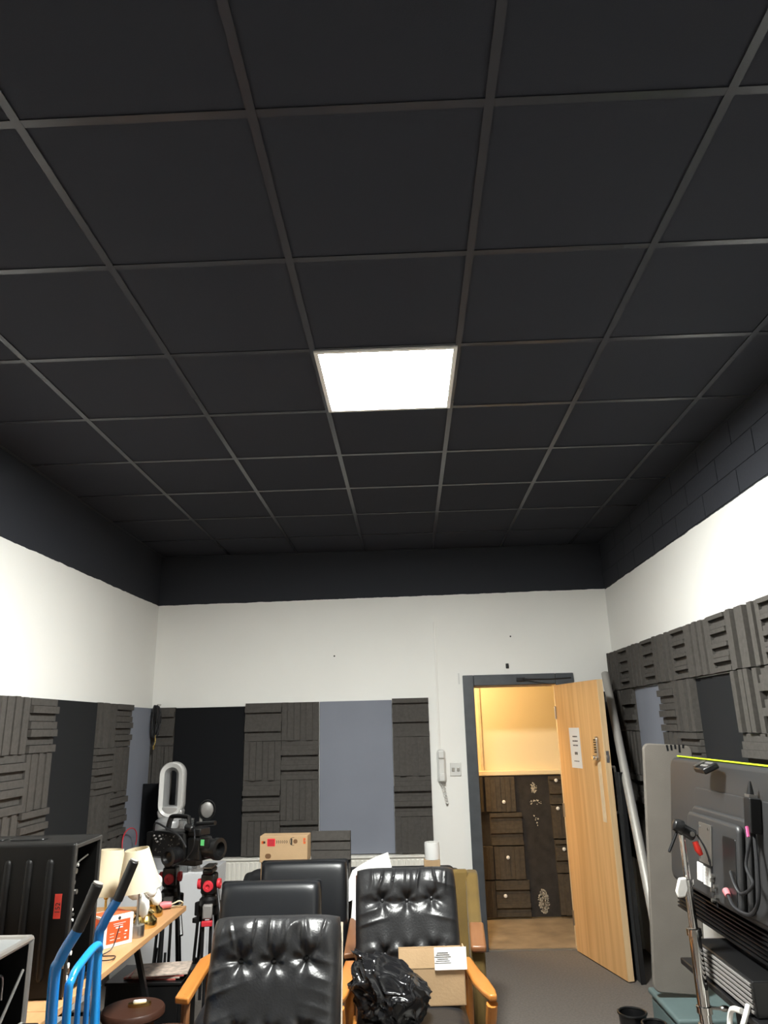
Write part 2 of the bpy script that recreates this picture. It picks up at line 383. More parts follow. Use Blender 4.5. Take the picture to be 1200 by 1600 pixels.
# right wall: local x -> world -Y (x = -Y)
RT = []
zt = 2.195; hr = 0.309
def rt(y0, y1, row, lib, v, up): RT.append((-(y0+y1)/2, zt-hr*(row+0.5), abs(y0-y1)-0.003, hr-0.004, lib, v, up))
row0 = [(6.19,5.92,'V'),(5.92,5.62,'F'),(5.62,5.32,'V'),(5.32,5.02,'F'),(5.02,4.72,'V'),(4.72,4.42,'F'),(4.42,4.12,'V'),(4.12,3.82,'F'),(3.82,3.52,'V'),(3.52,3.22,'F'),(3.22,2.92,'V'),(2.92,2.62,'F')]
for k,(a,b_,t_) in enumerate(row0): rt(a,b_,0, FR if t_ == 'F' else (FV if k%4 else FW), k, t_ == 'V')
for r_ in range(1,5):
    for k in range(2): rt(6.19-0.275*k, 6.19-0.275*(k+1), r_, FV if (r_+k)%2 else FH, r_+k, (r_+k)%2 == 1)
    for k in range(2):
        up = (r_+k)%2 == 0
        rt(5.04-0.3*k, 5.04-0.3*(k+1), r_, (FW if k else FV) if up else FS, r_+k, up)
    for k in range(4):
        up = (r_+k)%2 == 1
        rt(3.878-0.3*k, 3.878-0.3*(k+1), r_, FW if up else FH, r_+k, up)
foam_panel('large foam tile panel covering the right wall around two fabric panels', (XR-g,0,0), -PI/2, RT)
fabric_panel('blue-grey fabric panel on the right wall behind the leaning grey board', (XR-g,5.638,0.66), -PI/2, 0.596, 1.222, BLUEFAB, 0.016)
fabric_panel('black fabric panel on the right wall above the large television', (XR-g,4.438,0.66), -PI/2, 0.556, 1.222, BLACKFAB, 0.016)

# ------------------------------------------------------------------ corridor beyond the door
m = MB(); m.b2(-0.6,2.9,YB+0.05,7.35,-0.1,0.0)
struct(m.build('floor_corridor', HALLFLOOR), 'brown bare floor of the corridor beyond the doorway', 'floor')
m = MB(); m.b2(-0.6,2.9,7.2,7.32,0,2.6); m.b2(-0.6,2.9,7.165,7.2,0,1.19)
hw = struct(m.build('wall_corridor', CREAM), 'cream corridor wall seen through the doorway', 'wall')
m = MB(); m.b2(-0.6,-0.5,YB+TH,7.2,0,2.6); m.b2(2.8,2.9,YB+TH,7.2,0,2.6); m.build('end_wall', CREAM, hw)
m = MB(); m.b2(-0.6,2.9,7.13,7.20,1.19,1.232); m.build('ledge', CREAM, hw, 0.006)
m = MB(); m.b2(0.66,0.685,7.185,7.2,1.232,2.3); m.build('corner_bead', PINE, hw, 0.003)
m = MB(); m.b2(-0.6,2.9,YB+TH,7.32,2.5,2.6); struct(m.build('ceiling_corridor', mat('corridor_ceiling',(0.75,0.7,0.6),0.8)), 'plain ceiling of the corridor', 'ceiling')
t = thing('corridor_lamp', 'warm round ceiling lamp of the corridor beyond the doorway', 'light', (0.20,6.60,2.5))
q = MB(); q.lathe([(0.16,0),(0.17,-0.02),(0.155,-0.03)]); q.build('base', WHITEPL, t)
q = MB(); q.lathe([(0.15,-0.03),(0.145,-0.055),(0.11,-0.08),(0.05,-0.092),(0.0,-0.095)]); q.build('diffuser', emit('warm_diffuser',(1.0,0.72,0.38),HALL), t)
# dark board of foam on the corridor wall
t = thing('corridor_foam_panel', 'dark foam tile panel with white fixings on the corridor wall', 'acoustic panel', (0,7.163,0))
q = MB(); q.b2(0.58,1.62,-0.012,0,0.01,1.185); q.build('backing', mat('dark_backing',(0.028,0.024,0.022),0.9,bump=0.3,scale=120,var=0.3,vscale=14), t)
FD = mat('brown_black_foam',(0.085,0.068,0.05),0.95,bump=0.6,scale=260,var=0.15,vscale=30,spec=0.15)
def dup_mesh(me): c = me.copy(); c.materials.clear(); return c
DH = [dup_mesh(x) for x in FH]; DV = [dup_mesh(x) for x in FV]
zt = 1.18
for (x, z, wd, h, lib, v, up) in [(0.620,1.03,0.075,0.30,DV,0,1),(0.815,1.03,0.27,0.30,DV,1,1),(0.85,0.735,0.29,0.27,DH,1,0),(0.665,0.455,0.10,0.27,DV,0,1),(0.86,0.455,0.27,0.27,DV,1,1),(0.87,0.165,0.30,0.29,DH,0,0),(0.665,0.165,0.10,0.29,DV,1,1),
        (1.40,1.055,0.27,0.24,DH,1,0),(1.405,0.785,0.27,0.28,DV,0,1),(1.41,0.50,0.27,0.27,DH,1,0),(1.415,0.19,0.27,0.33,DV,1,1)]:
    me = lib[v%len(lib)]
    if up: inst(me,'foam_tile',FD,t,(x,-0.012,z),(0,PI/2,0),(h/0.302,0.8,wd/0.302))
    else: inst(me,'foam_tile',FD,t,(x,-0.012,z),(0,0,0),(wd/0.302,0.8,h/0.302))
q = MB(); q.lathe([(0.016,0),(0.015,0.006),(0.008,0.010),(0,0.011)],16,T=Matrix.Rotation(PI/2,4,'X')); cap = q.mesh('fixing_cap')
for (x,z) in [(0.84,0.965),(0.845,0.50),(0.80,0.19),(1.33,1.14),(1.325,0.90),(1.35,0.56)]: inst(cap,'fixing_cap',WHITEPL,t,(x,-0.056,z))
# torn adhesive patches
def splat(cx, cz, wx, wz, n, seed):
    q = MB(); rn = random.Random(seed)
    for _ in range(n):
        a = rn.uniform(0,2*PI); d = rn.random()**0.6; x = cx+wx*d*math.cos(a); z = cz+wz*d*math.sin(a); r_ = rn.uniform(.002,.0065)
        poly = [(r_*rn.uniform(.5,1.3)*math.cos(2*PI*k/7)*1.5, r_*rn.uniform(.5,1.3)*math.sin(2*PI*k/7)) for k in range(7)]
        q.prism(poly, 0.003, Matrix.Translation((x,-0.012,z)) @ Matrix.Rotation(PI/2,4,'X') @ Matrix.Rotation(rn.uniform(0,PI),4,'Z'))
    o = q.build('dried_adhesive', GLUE, t); o['kind'] = 'stuff'; return o
splat(1.13,1.08,0.03,0.05,45,3); splat(1.14,0.13,0.045,0.10,300,4); splat(1.13,0.95,0.06,0.02,14,5); splat(1.13,0.80,0.03,0.05,9,6)

# ------------------------------------------------------------------ doorway and door
t = thing('door_frame', 'slate grey painted door frame with pale worn inner edge', 'door frame', (0,YB,0))
AR = MB(); AR.b2(0.455,0.545,-0.022,-0.001,0,2.045); AR.build('architrave', FRAMEGREY, t, 0.006)
AR = MB(); AR.b2(1.225,1.375,-0.022,-0.001,0,2.045); AR.build('architrave', FRAMEGREY, t, 0.006)
AR = MB(); AR.b2(0.545,1.225,-0.022,-0.001,1.958,2.045); AR.build('architrave', FRAMEGREY, t, 0.006)
q = MB(); q.b2(0.503,0.520,0.0,TH,0,1.957); q.b2(1.226,1.243,0.0,TH,0,1.957); q.b2(0.503,1.243,0.0,TH,1.957,1.973); q.build('lining', PINE, t)
q = MB(); q.b2(0.521,0.533,0.05,0.075,0,1.956); q.b2(0.533,1.2,0.05,0.075,1.944,1.956); q.build('door_stop', PINE, t)
q = MB(); q.b2(0.521,1.225,0.0,0.03,0.001,0.008); q.build('threshold_strip', ALU, t)
q = MB(); q.b2(0.90,0.97,-0.045,-0.022,1.985,2.015); q.tube([(0.95,-0.04,2.0),(1.16,-0.14,1.99),(1.28,-0.35,1.985)],0.007,8); q.build('door_closer', BLACKMET, t, 0.003)
q = MB(); q.b2(0.516,0.5225,0.01,0.05,0.98,1.12); q.build('strike_plate', STEEL, t)

hinge = (1.222,6.165); fre = (1.402,5.462)
rz = math.atan2(fre[1]-hinge[1], fre[0]-hinge[0])
D = bpy.data.objects.new('door_1', None); COL.objects.link(D); D.location = (hinge[0],hinge[1],0.008); D.rotation_euler = (0,0,rz)
struct(D, 'oak veneered door standing open into the room', 'door')
W = 0.726
q = MB(); q.b2(0.004,W-0.008,-0.022,0.022,0,1.938); q.build('leaf', OAK, D, 0.001)
q = MB(); q.b2(W-0.008,W,-0.0222,0.0222,0,1.938); q.build('edge_lipping', OAKEDGE, D, 0.001)
q = MB(); q.b2(0.0,0.004,-0.0222,0.0222,0,1.938); q.build('edge_lipping', PINE, D, 0.001)
q = MB(); q.prism(rrect(0.046,0.165,0.02),0.022,Matrix.Translation((W-0.085,-0.022,1.455)) @ Matrix.Rotation(PI/2,4,'X')); lk = q.build('keypad_lock', STEEL, D, 0.004)
q = MB()
for k in range(6):
    for s in (-1,1): q.cyl((W-0.085+s*0.009,-0.044,1.515-k*0.017),(W-0.085+s*0.009,-0.048,1.515-k*0.017),0.005,10)
q.build('button', BLACKPL, lk)
q = MB(); q.cyl((W-0.085,-0.044,1.392),(W-0.085,-0.075,1.392),0.016,16); q.build('knob', CHROME, lk, 0.003)
q = MB(); q.b2(W-0.0005,W+0.001,-0.012,0.012,1.36,1.44); lp = q.build('latch_plate', STEEL, D)
q = MB(); q.b2(W+0.001,W+0.012,-0.007,0.007,1.39,1.41); q.build('latch_bolt', STEEL, lp)
q = MB(); q.b2(W-0.115,W-0.065,-0.0235,-0.022,0.96,1.365); q.build('plate_scar', PINE, D)
hp = bez([(W-0.05,0.022,1.33),(W-0.05,0.062,1.325),(W-0.05,0.072,1.30),(W-0.05,0.072,1.05),(W-0.05,0.062,1.025),(W-0.05,0.022,1.02)],6)
q = MB(); q.tube(hp,0.009,10); q.build('pull_handle', STEEL, D)
for z in (0.22,0.98,1.72):
    q = MB(); q.cyl((0.0,-0.028,z-0.05),(0.0,-0.028,z+0.05),0.007,10); q.build('hinge', STEEL, D)
# notice sheet
nt_ = thing('paper_notice', 'white paper notice with short black lines stuck to the open oak door', 'notice', (hinge[0],hinge[1],0.008), rz)
q = MB(); q.b2(0.205,0.375,-0.0240,-0.0232,1.305,1.60); q.build('sheet', PAPER, nt_)
for (z, w_, h_) in [(1.535,0.075,0.010),(1.502,0.085,0.010),(1.470,0.08,0.009),(1.412,0.045,0.020),(1.355,0.085,0.006)]:
    q = MB()
    rn = random.Random(int(z*1000)); x = 0.295-w_/2
    while x < 0.295+w_/2-0.004:
        l = min(rn.uniform(.005,.014), 0.295+w_/2-x); q.b2(x,x+l,-0.0244,-0.0240,z-h_/2,z+h_/2); x += l+0.003
    q.build('print_line', INK, nt_)
# small wall details
t = thing('wall_phone', 'white entry phone handset hanging on the back wall', 'phone', (0.247,YB,0))
def lz(x0,x1,z0,z1,y0,y1,q): q.b2(x0,x1,y0,y1,z0,z1)
q = MB(); q.prism(rrect(0.072,0.255,0.03),0.03,Matrix.Translation((0,-0.001,1.335)) @ Matrix.Rotation(PI/2,4,'X')); q.build('cradle', PHONEGREY, t, 0.006)
q = MB(); q.prism(rrect(0.052,0.245,0.024),0.022,Matrix.Translation((0,-0.038,1.338)) @ Matrix.Rotation(PI/2,4,'X'))
q.box((0,-0.062,1.425),(0.05,0.03,0.062)); q.box((0,-0.062,1.25),(0.05,0.03,0.062)); q.build('handset', PHONEGREY, t, 0.009, 3)
cp = []
for k in range(120):
    a = k*0.75; u = k/119; ux = -0.008+0.03*math.sin(u*PI)*(1 if u < .5 else 1)+0.02*u; zz = 1.21-0.155*math.sin(u*PI)
    cp.append((ux+0.007*math.cos(a),-0.03+0.007*math.sin(a),zz))
q = MB(); q.tube(cp,0.0028,6); q.build('coiled_cord', PHONEGREY, t)
q = MB(); q.b2(-0.012,0.004,-0.012,-0.001,1.46,2.50); tag(q.build('cable_trunking', WHITEPL, None, 0.002, 2, (0.243,YB,0)), 'thin white cable trunking running up from the wall phone', 'trunking')
t = thing('wall_socket', 'double white switch plate between the wall phone and the door frame', 'socket', (0.361,YB,1.307))
q = MB(); q.b2(-0.045,0.045,-0.009,-0.001,-0.052,0.052); q.build('plate', PHONEGREY, t, 0.004)
for s in (-1,1):
    q = MB(); q.b2(s*0.02-0.011,s*0.02+0.011,-0.014,-0.009,-0.017,0.013); q.build('rocker', STEEL, t, 0.003)
q = MB(); q.b2(-0.012,0.012,-0.012,-0.001,-0.02,0.02); tag(q.build('door_catch', BLACKPL, None, 0.002, 2, (0.835,YB,2.115)), 'small black catch fixed on the wall above the door frame', 'catch')
q = MB(); q.b2(-0.006,0.006,-0.006,-0.001,-0.045,0.045); tag(q.build('wall_scrap', PHONEGREY, None, 0, 2, (0.425,YB,2.02)), 'short grey strip on the wall left of the door frame', 'strip')
for (x,z,nm) in [(-0.62,2.235,'small dark screw hole high on the back wall'),(0.88,2.36,'dark wall plug high above the door frame')]:
    q = MB(); q.cyl((0,-0.004,0),(0,-0.0005,0),0.007,10); tag(q.build('wall_plug', BLACKPL, None, 0, 2, (x,YB,z)), nm, 'wall plug')
# coiled cable hanging in the left corner
t = thing('hanging_cable', 'black coiled cable hanging in the left back corner', 'cable', (-2.082,6.09,1.60))
q = MB(); rn = random.Random(2)
for k in range(8):
    pts = []
    ox, oy, wz = rn.uniform(-.008,.008), rn.uniform(-.015,.015), rn.uniform(.022,.040)
    for i in range(22):
        a = 2*PI*i/22; pts.append((ox+wz*math.cos(a)+0.006*math.sin(3*a+k), oy+0.008*math.sin(2*a+k), 0.135+0.125*math.sin(a)+rn.uniform(-.004,.004)))
    q.tube(pts,0.0045,7,True)
q.build('coil', CABLE, t)
q = MB(); q.tube([(0.005,-0.005,0.03),(0.01,-0.005,-0.02),(0.0,-0.003,-0.06)],0.005,7); q.cyl((0.0,-0.003,-0.05),(-0.002,-0.003,-0.085),0.009,10); q.build('plug', BRASS, t)
q = MB(); q.cyl((0,0.02,0.27),(0,0.098,0.27),0.005,8); q.build('hook', STEEL, t)
# red cable loop on left wall
pts = [( 0.012*math.sin(a*2), 0.13*math.cos(a), 0.13*math.sin(a)) for a in [2*PI*i/40 for i in range(36)]]
q = MB(); q.tube(pts,0.004,7); tag(q.build('red_cable', REDPL, None, 0, 2, (-2.085,5.70,0.845)), 'thin red cable looped in front of the left wall behind the lampshades', 'cable')

# ------------------------------------------------------------------ radiator
t = thing('radiator', 'white panel radiator under the foam and fabric panels on the back wall', 'radiator', (0,YB,0))
q = MB()
x = -1.60
pr_ = []
while x < 0.13:
    q.b2(x,x+0.022,-0.085,-0.075,0.18,0.66); x += 0.036
q.build('fins', RADWHITE, t, 0.004)
q = MB(); q.b2(-1.62,0.15,-0.078,-0.068,0.15,0.675); q.build('front_panel', RADWHITE, t, 0.004)
q = MB()
q.b2(-1.62,0.15,-0.088,-0.012,0.672,0.690); q.build('top_grille', RADWHITE, t, 0.004)
q = MB(); q.b2(-1.62,0.15,-0.035,-0.022,0.15,0.66); q.build('rear_panel', RADWHITE, t)
q = MB(); q.b2(-1.622,-1.612,-0.085,-0.012,0.15,0.68); q.b2(0.142,0.152,-0.085,-0.012,0.15,0.68); q.build('end_cap', RADWHITE, t)
q = MB(); q.cyl((0.18,-0.05,0),(0.18,-0.05,0.2),0.008,10); q.cyl((0.15,-0.05,0.2),(0.19,-0.05,0.2),0.012,10); q.build('valve', CHROME, t)

# ------------------------------------------------------------------ cushions
def cushion(w, h, t, buttons=(), dimple=0.03, ds=0.05, wr=0.0, p=8, q_=0.4, nx=54, ny=54, seed=0, taper=0.0, bulge=0.0, bands=()):
    """upright pad: x across, z 0..h, puffed towards -y"""
    V = []; F = []; off = Vector((seed*3.1, seed*1.7, 0))
    def pt(u, v, side):
        e = max(0.0, 1-abs(u)**p)*max(0.0, 1-abs(v)**p)
        pf = e**q_
        x = u*w/2*(1-taper*(v+1)/2)
        # soft rounded outline
        x *= 1-0.035*abs(v)**6; z = h/2+v*h/2*(1-0.03*abs(u)**6)
        y = -t*pf if side else t*0.35*pf
        if side:
            y -= bulge*pf*(1-v*v*0.5)
            for (bx, bz) in buttons:
                dx, dz = x-bx, z-bz; d2 = dx*dx+dz*dz
                y += dimple*math.exp(-d2/(ds*ds))*pf
                ang = math.atan2(dz, dx)
                y += wr*0.5*math.exp(-d2/(ds*ds*5))*(math.cos(ang*5+seed))*min(1, d2/(ds*ds))
            for (bz, dp, sg) in bands:
                y += dp*math.exp(-((z-bz)/sg)**2)*pf
            if wr:
                nn = noise.noise(Vector((x*16, z*4, 0))+off); n2 = noise.noise(Vector((x*5+z*7, z*5-x*4, 3))+off)
                wt = math.exp(-((v-0.80)/0.20)**2)*(1-abs(u)**5)
                fold = max(0, 1-abs(nn)*4.5)**1.5
                sd = noise.noise(Vector((x*3+z*11*(1 if x > 0 else -1), z*3, 7))+off); sf = max(0, 1-abs(sd)*4)**1.5
                y += (wr*(-0.9*fold*wt + nn*0.8*wt) - wr*0.9*sf*max(0, abs(u)-0.30)*1.5*(1-abs(u)**10) + wr*0.25*n2)*pf
        return (x, y, z)
    for side in (1, 0):
        for j in range(ny+1):
            for i in range(nx+1):
                V.append(pt(-1+2*i/nx, -1+2*j/ny, side))
    n1 = (nx+1)*(ny+1)
    for j in range(ny):
        for i in range(nx):
            a = j*(nx+1)+i; F.append((a,a+1,a+nx+2,a+nx+1)); b = a+n1; F.append((b,b+nx+1,b+nx+2,b+1))
    m_ = MB(); m_.raw(V, F); bmesh.ops.remove_doubles(m_.bm, verts=m_.bm.verts, dist=1e-5)
    return m_, pt

def easy_chair(label, loc, rz, woodm, seed, railm, recline=20, arm_z=0.55, arms=True, bw=0.49, bh=0.60):
    t = thing('easy_chair', label, 'chair', loc, rz, 'armchairs crowded in the middle of the room')
    rc = R(recline); hx, hy, hz = 0, 0.13, 0.385
    T = Matrix.Translation((hx,hy,hz)) @ Matrix.Rotation(-rc,4,'X')
    but = [(-0.122,0.442),(0.0,0.440),(0.122,0.447),(-0.115,0.212),(0.0,0.207),(0.118,0.215)]
    c, pt = cushion(bw,bh,0.10,but,0.026,0.030,0.014,8,0.42,130,130,seed,bands=((0.442,0.010,0.045),))
    bmesh.ops.transform(c.bm, matrix=T, verts=c.bm.verts); bc = c.build('back_cushion', LEATHER, t, ang=80)
    for (bx,bz) in but:
        u = bx/(bw/2); v = (bz-bh/2)/(bh/2); y = pt(u,v,True)[1]
        q = MB(); q.sphere((0,0,0),0.0095,1,0.6,1,12); bmesh.ops.transform(q.bm, matrix=T @ Matrix.Translation((bx,y-0.002,bz)), verts=q.bm.verts)
        q.build('button', LEATHER, bc)
    # seat pad
    c, _ = cushion(0.51,0.56,0.12,[],0,0.05,0.006,8,0.42,50,50,seed+5)
    bmesh.ops.transform(c.bm, matrix=Matrix.Translation((0,-0.40,0.30)) @ Matrix.Rotation(-R(84),4,'X'), verts=c.bm.verts); c.build('seat_cushion', LEATHER, t, ang=80)
    # frame behind the back
    for s in (-1,1):
        a = T @ Vector((s*(bw/2-0.012),0.055,-0.16)); b = T @ Vector((s*(bw/2-0.012),0.055,bh*0.965))
        q = MB(); q.tube([a,b],[0.02,0.014],10,flat=0.8); q.build('back_post', railm, t)
    for k in range(4):
        z = 0.08+0.14*k; q = MB(); a = T @ Vector((-bw/2+0.012,0.06,z)); b = T @ Vector((bw/2-0.012,0.06,z)); q.tube([a,b],0.013,8,flat=1.3); q.build('back_slat', railm, t)
    for s in (-1,1):
        q = MB(); q.b2(s*0.262-0.012,s*0.262+0.012,-0.36,0.24,0.27,0.33); q.build('seat_rail', woodm, t, 0.006)
    q = MB(); q.b2(-0.262,0.262,-0.36,-0.335,0.26,0.32); q.build('front_rail', woodm, t, 0.006)
    if arms:
        for s in (-1,1):
            poly = [(s*0.262,0.30),(s*0.262,0.05),(s*0.268,-0.12),(s*0.285,-0.26),(s*0.305,-0.345),(s*0.338,-0.345),(s*0.345,-0.26),(s*0.340,-0.10),(s*0.325,0.05),(s*0.312,0.30)]
            if s < 0: poly = poly[::-1]
            q = MB(); q.prism(poly,0.026,Matrix.Translation((0,0,arm_z)) @ Matrix.Rotation(R(-3.0),4,'X')); q.build('arm', woodm, t, 0.009, 3)
            pts = bez([(s*0.318,-0.325,arm_z+0.005),(s*0.308,-0.29,arm_z-0.11),(s*0.292,-0.25,0.30),(s*0.292,-0.285,0.0)],6)
            q = MB(); q.tube(pts,[0.023]*4+[0.021]*(len(pts)-8)+[0.016]*4,10,flat=1.2); q.build('leg', railm if railm is PALEFRAME else woodm, t)
            pts = bez([(s*0.288,0.27,arm_z-0.005),(s*0.288,0.25,0.32),(s*0.288,0.33,0.0)],6)
            q = MB(); q.tube(pts,[0.02]*(len(pts)-4)+[0.016]*4,10,flat=1.2); q.build('leg', woodm, t)
    return t
easy_chair('nearest black leather button-back chair with creased top', (-0.530,2.82,0), R(1.5), TEAK, 3, PALEFRAME, 21, 0.47, bw=0.50)
easy_chair('black leather button-back armchair holding the bin bag and the open cardboard box', (-0.030,3.76,0), R(3), TEAK, 8, BROWNWOOD, 20, 0.535, bw=0.51)

def vinyl_chair(label, loc, rz):
    t = thing('lounge_chair', label, 'chair', loc, rz, 'armchairs crowded in the middle of the room')
    T = Matrix.Translation((0,0.14,0.40)) @ Matrix.Rotation(-R(10),4,'X')
    c, _ = cushion(0.525,0.50,0.060,[],0,0.05,0,14,0.42,60,60,1,bulge=0.035)
    bmesh.ops.transform(c.bm, matrix=T, verts=c.bm.verts); bc = c.build('back_cushion', VINYL, t, ang=80)
    pp = [T @ Vector((x,-0.003,z+0.25)) for x,z in rrect(0.515,0.49,0.012,3)]
    q = MB(); q.tube(pp,0.005,6,True); q.build('piping', VINYL, bc)
    q = MB(); q.box((0,0,0),(0.50,0.03,0.46)); bmesh.ops.transform(q.bm, matrix=T @ Matrix.Translation((0,0.03,0.24)), verts=q.bm.verts); q.build('back_board', BLACKFAB, t, 0.006)
    c, _ = cushion(0.52,0.50,0.10,[],0,0.05,0,20,0.3,40,40,2)
    bmesh.ops.transform(c.bm, matrix=Matrix.Translation((0,-0.36,0.34)) @ Matrix.Rotation(-R(86),4,'X'), verts=c.bm.verts); c.build('seat_cushion', VINYL, t, ang=80)
    for s in (-1,1):
        q = MB(); q.prism([(s*0.268,-0.33),(s*0.335,-0.31),(s*0.335,0.10),(s*0.29,0.2),(s*0.268,0.2)][::s], 0.03, Matrix.Translation((0,0,0.53)) @ Matrix.Rotation(R(5),4,'X')); q.build('arm', BROWNWOOD if s > 0 else TEAK, t, 0.008, 3)
        for y in (-0.27,0.16):
            q = MB(); q.tube([(s*0.295,y,0.535),(s*0.295,y,0)],[0.02,0.015],10); q.build('leg', BROWNWOOD, t)
        q = MB(); q.b2(s*0.275-0.01,s*0.275+0.01,-0.3,0.2,0.26,0.32); q.build('seat_rail', BROWNWOOD, t, 0.005)
    return t
vinyl_chair('square-backed black vinyl chair directly behind the nearest leather chair', (-0.742,3.93,0), R(1))
vinyl_chair('square-backed black vinyl chair in front of the printed cardboard box', (-0.652,4.53,0), R(1))

# olive armchair
t = thing('olive_armchair', 'olive green upholstered armchair with brown wooden arm fronts beside the doorway', 'chair', (0.04,4.56,0), R(-3), 'armchairs crowded in the middle of the room')
q = MB(); q.box((0,0.20,0.555),(0.54,0.13,0.53),(-R(8),0,0)); q.build('back', OLIVE, t, 0.02, 4)
q = MB(); q.box((0,-0.10,0.36),(0.46,0.52,0.14)); q.build('seat_cushion', OLIVE, t, 0.035, 4)
q = MB(); q.box((0,-0.08,0.22),(0.52,0.56,0.14)); q.build('seat_base', OLIVE, t, 0.01)
for s in (-1,1):
    poly = [(0.30,0.17),(0.34,0.800),(0.19,0.805),(0.02,0.665),(-0.12,0.605),(-0.40,0.545),(-0.40,0.40),(-0.36,0.17)]
    q = MB(); q.prism(poly,0.075,Matrix.Translation((s*0.29-0.0375,0,0)) @ Matrix(((0,0,1,0),(1,0,0,0),(0,1,0,0),(0,0,0,1)))); sd = q.build('side', OLIVE, t, 0.02, 4)
    q = MB(); q.box((s*0.295,-0.285,0.585),(0.078,0.29,0.035),(R(9),0,0)); q.build('arm_cap', BROWNWOOD, t, 0.012, 3)
    for y in (-0.34,0.26):
        q = MB(); q.tube([(s*0.27,y,0.17),(s*0.28,y,0.0)],[0.022,0.014],10); q.build('leg', BROWNWOOD, t)

# black sofa
t = thing('sofa', 'low black sofa with its back to the radiator, behind the chairs', 'sofa', (-0.45,5.50,0), 0)
q = MB(); q.box((0,0.27,0.40),(1.50,0.22,0.535),(-R(6),0,0)); q.build('backrest', SOFAFAB, t, 0.05, 5)
for s in (-1,1):
    q = MB(); q.prism([(-0.36,0.10),(0.34,0.10),(0.38,0.64),(0.22,0.66),(0.05,0.57),(-0.36,0.50)],0.17,Matrix.Translation((s*0.70-0.085,0,0)) @ Matrix(((0,0,1,0),(1,0,0,0),(0,1,0,0),(0,0,0,1)))); q.build('arm', SOFAFAB, t, 0.04, 4)
for s in (-1,1):
    q = MB(); q.box((s*0.305,-0.08,0.37),(0.60,0.54,0.15)); q.build('seat_cushion', SOFAFAB, t, 0.04, 4)
q = MB(); q.box((0,-0.02,0.20),(1.24,0.62,0.20)); q.build('base', SOFAFAB, t, 0.01)
for s in (-1,1):
    for y in (-0.28,0.28): q = MB(); q.cyl((s*0.66,y,0.10),(s*0.66,y,0),0.022,12); q.build('foot', BLACKPL, t)

# ------------------------------------------------------------------ things on the sofa and chairs
t = thing('printed_box', 'upright cardboard box with red sticker and black arrow print behind the chairs', 'box', (-0.850,5.20,0.447), R(-2))
q = MB(); q.b2(-0.150,0.150,-0.06,0.06,0,0.375); q.build('body', CARDSHADED, t, 0.002)
q = MB(); q.b2(-0.158,0.158,-0.066,0.066,0.370,0.530); lid = q.build('lid', CARD, t, 0.002)
zb = 0.372; yb = -0.0665
def flat(poly_c, wd, h, m_, name='print', r_=None):
    q = MB(); q.prism(rrect(wd,h,r_ if r_ else min(wd,h)*0.2,3),0.0006,Matrix.Translation((poly_c[0],yb,zb+poly_c[1])) @ Matrix.Rotation(PI/2,4,'X')); return q.build(name, m_, lid)
flat((-0.083,0.118),0.052,0.046,REDINK,'sticker',0.004)
q = MB()
for k in range(4): q.b2(-0.104,-0.063,yb-0.0012,yb-0.0007,zb+0.102+k*0.009,zb+0.105+k*0.009)
q.build('print', INK, lid)
flat((-0.131,0.119),0.018,0.014,INK); flat((-0.140,0.119),0.016,0.018,ORANGEINK)
q = MB()
for k in range(6):
    x = -0.046+k*0.0135
    for s in (-1,1): q.box((x,yb-0.0004,zb+0.121+s*0.0045),(0.010,0.0008,0.0035),(0,R(45)*s,0))
q.build('print', INK, lid)
flat((0.052,0.121),0.011,0.040,INK); flat((0.078,0.123),0.028,0.026,BROWNINK,r_=0.012); flat((0.138,0.125),0.016,0.034,ORANGEINK); flat((0.139,0.126),0.007,0.020,PAPER)
flat((-0.102,0.036),0.040,0.030,BROWNINK,r_=0.0145)
q = MB(); q.tube([(0.062+0.022*math.cos(a),yb-0.0005,zb+0.123+0.024*math.sin(a)) for a in [R(70+20*k) for k in range(12)]],0.0012,5); q.build('print', INK, lid)

t = thing('loose_foam_panel', 'loose grey foam tile standing beside the printed cardboard box', 'acoustic panel', (-0.556,5.33,0.447), R(-2))
q = MB(); q.b2(-0.132,0.132,-0.015,0.0,0,0.53); q.build('backing', FOAM, t)
sl = MB(); sl.box((0,0,0),(0.264,0.03,0.056)); sl = sl.mesh('slat')
for k in range(9):
    d = (0.0,0.012,-0.008,0.006)[k%4]; inst(sl,'slat',FOAM,t,(0,-0.026+d,0.030+0.0588*k),(-0.12,0,0))

# sheets of paper
def sheet(label, pts, loc, curl):
    n = 10; V = []; F = []
    a,b,c,d = [Vector(p) for p in pts]; nrm = (b-a).cross(d-a).normalized()
    for side in (0,1):
        for j in range(n+1):
            for i in range(n+1):
                u,v = i/n,j/n; p = a.lerp(b,u).lerp(d.lerp(c,u),v)+nrm*(curl*math.sin(u*PI)*v+0.0012*side); V.append(p)
    k = (n+1)**2
    for j in range(n):
        for i in range(n):
            e = j*(n+1)+i; F += [(e,e+1,e+n+2,e+n+1),(k+e,k+e+n+1,k+e+n+2,k+e+1)]
    for i in range(n):
        for (p0,p1) in ((i,i+1),(n*(n+1)+i,n*(n+1)+i+1),(i*(n+1),(i+1)*(n+1)),(i*(n+1)+n,(i+1)*(n+1)+n)): F.append((p0,p1,k+p1,k+p0))
    q = MB(); q.raw(V,F); return tag(q.build('paper_sheet', PAPER, None, 0, 2, loc), label, 'paper', 'white sheets behind the armchair')
sheet('large white paper sheet propped slantwise behind the middle leather armchair', [(-0.20,-0.10,-0.21),(0.10,-0.10,-0.17),(0.155,0.03,0.06),(-0.10,0.03,0.17-0.02)][0:0] or [(-0.24,-0.16,-0.19),(0.12,-0.12,-0.05),(0.075,-0.01,0.095),(-0.16,-0.04,-0.005)], (-0.245,5.22,0.758), 0.02)
sheet('narrow white paper edge standing at the left of the middle leather armchair', [(-0.05,-0.02,-0.20),(0.035,-0.02,-0.20),(0.045,0.03,0.03),(-0.03,0.03,0.02)], (-0.345,4.90,0.715), 0.004)
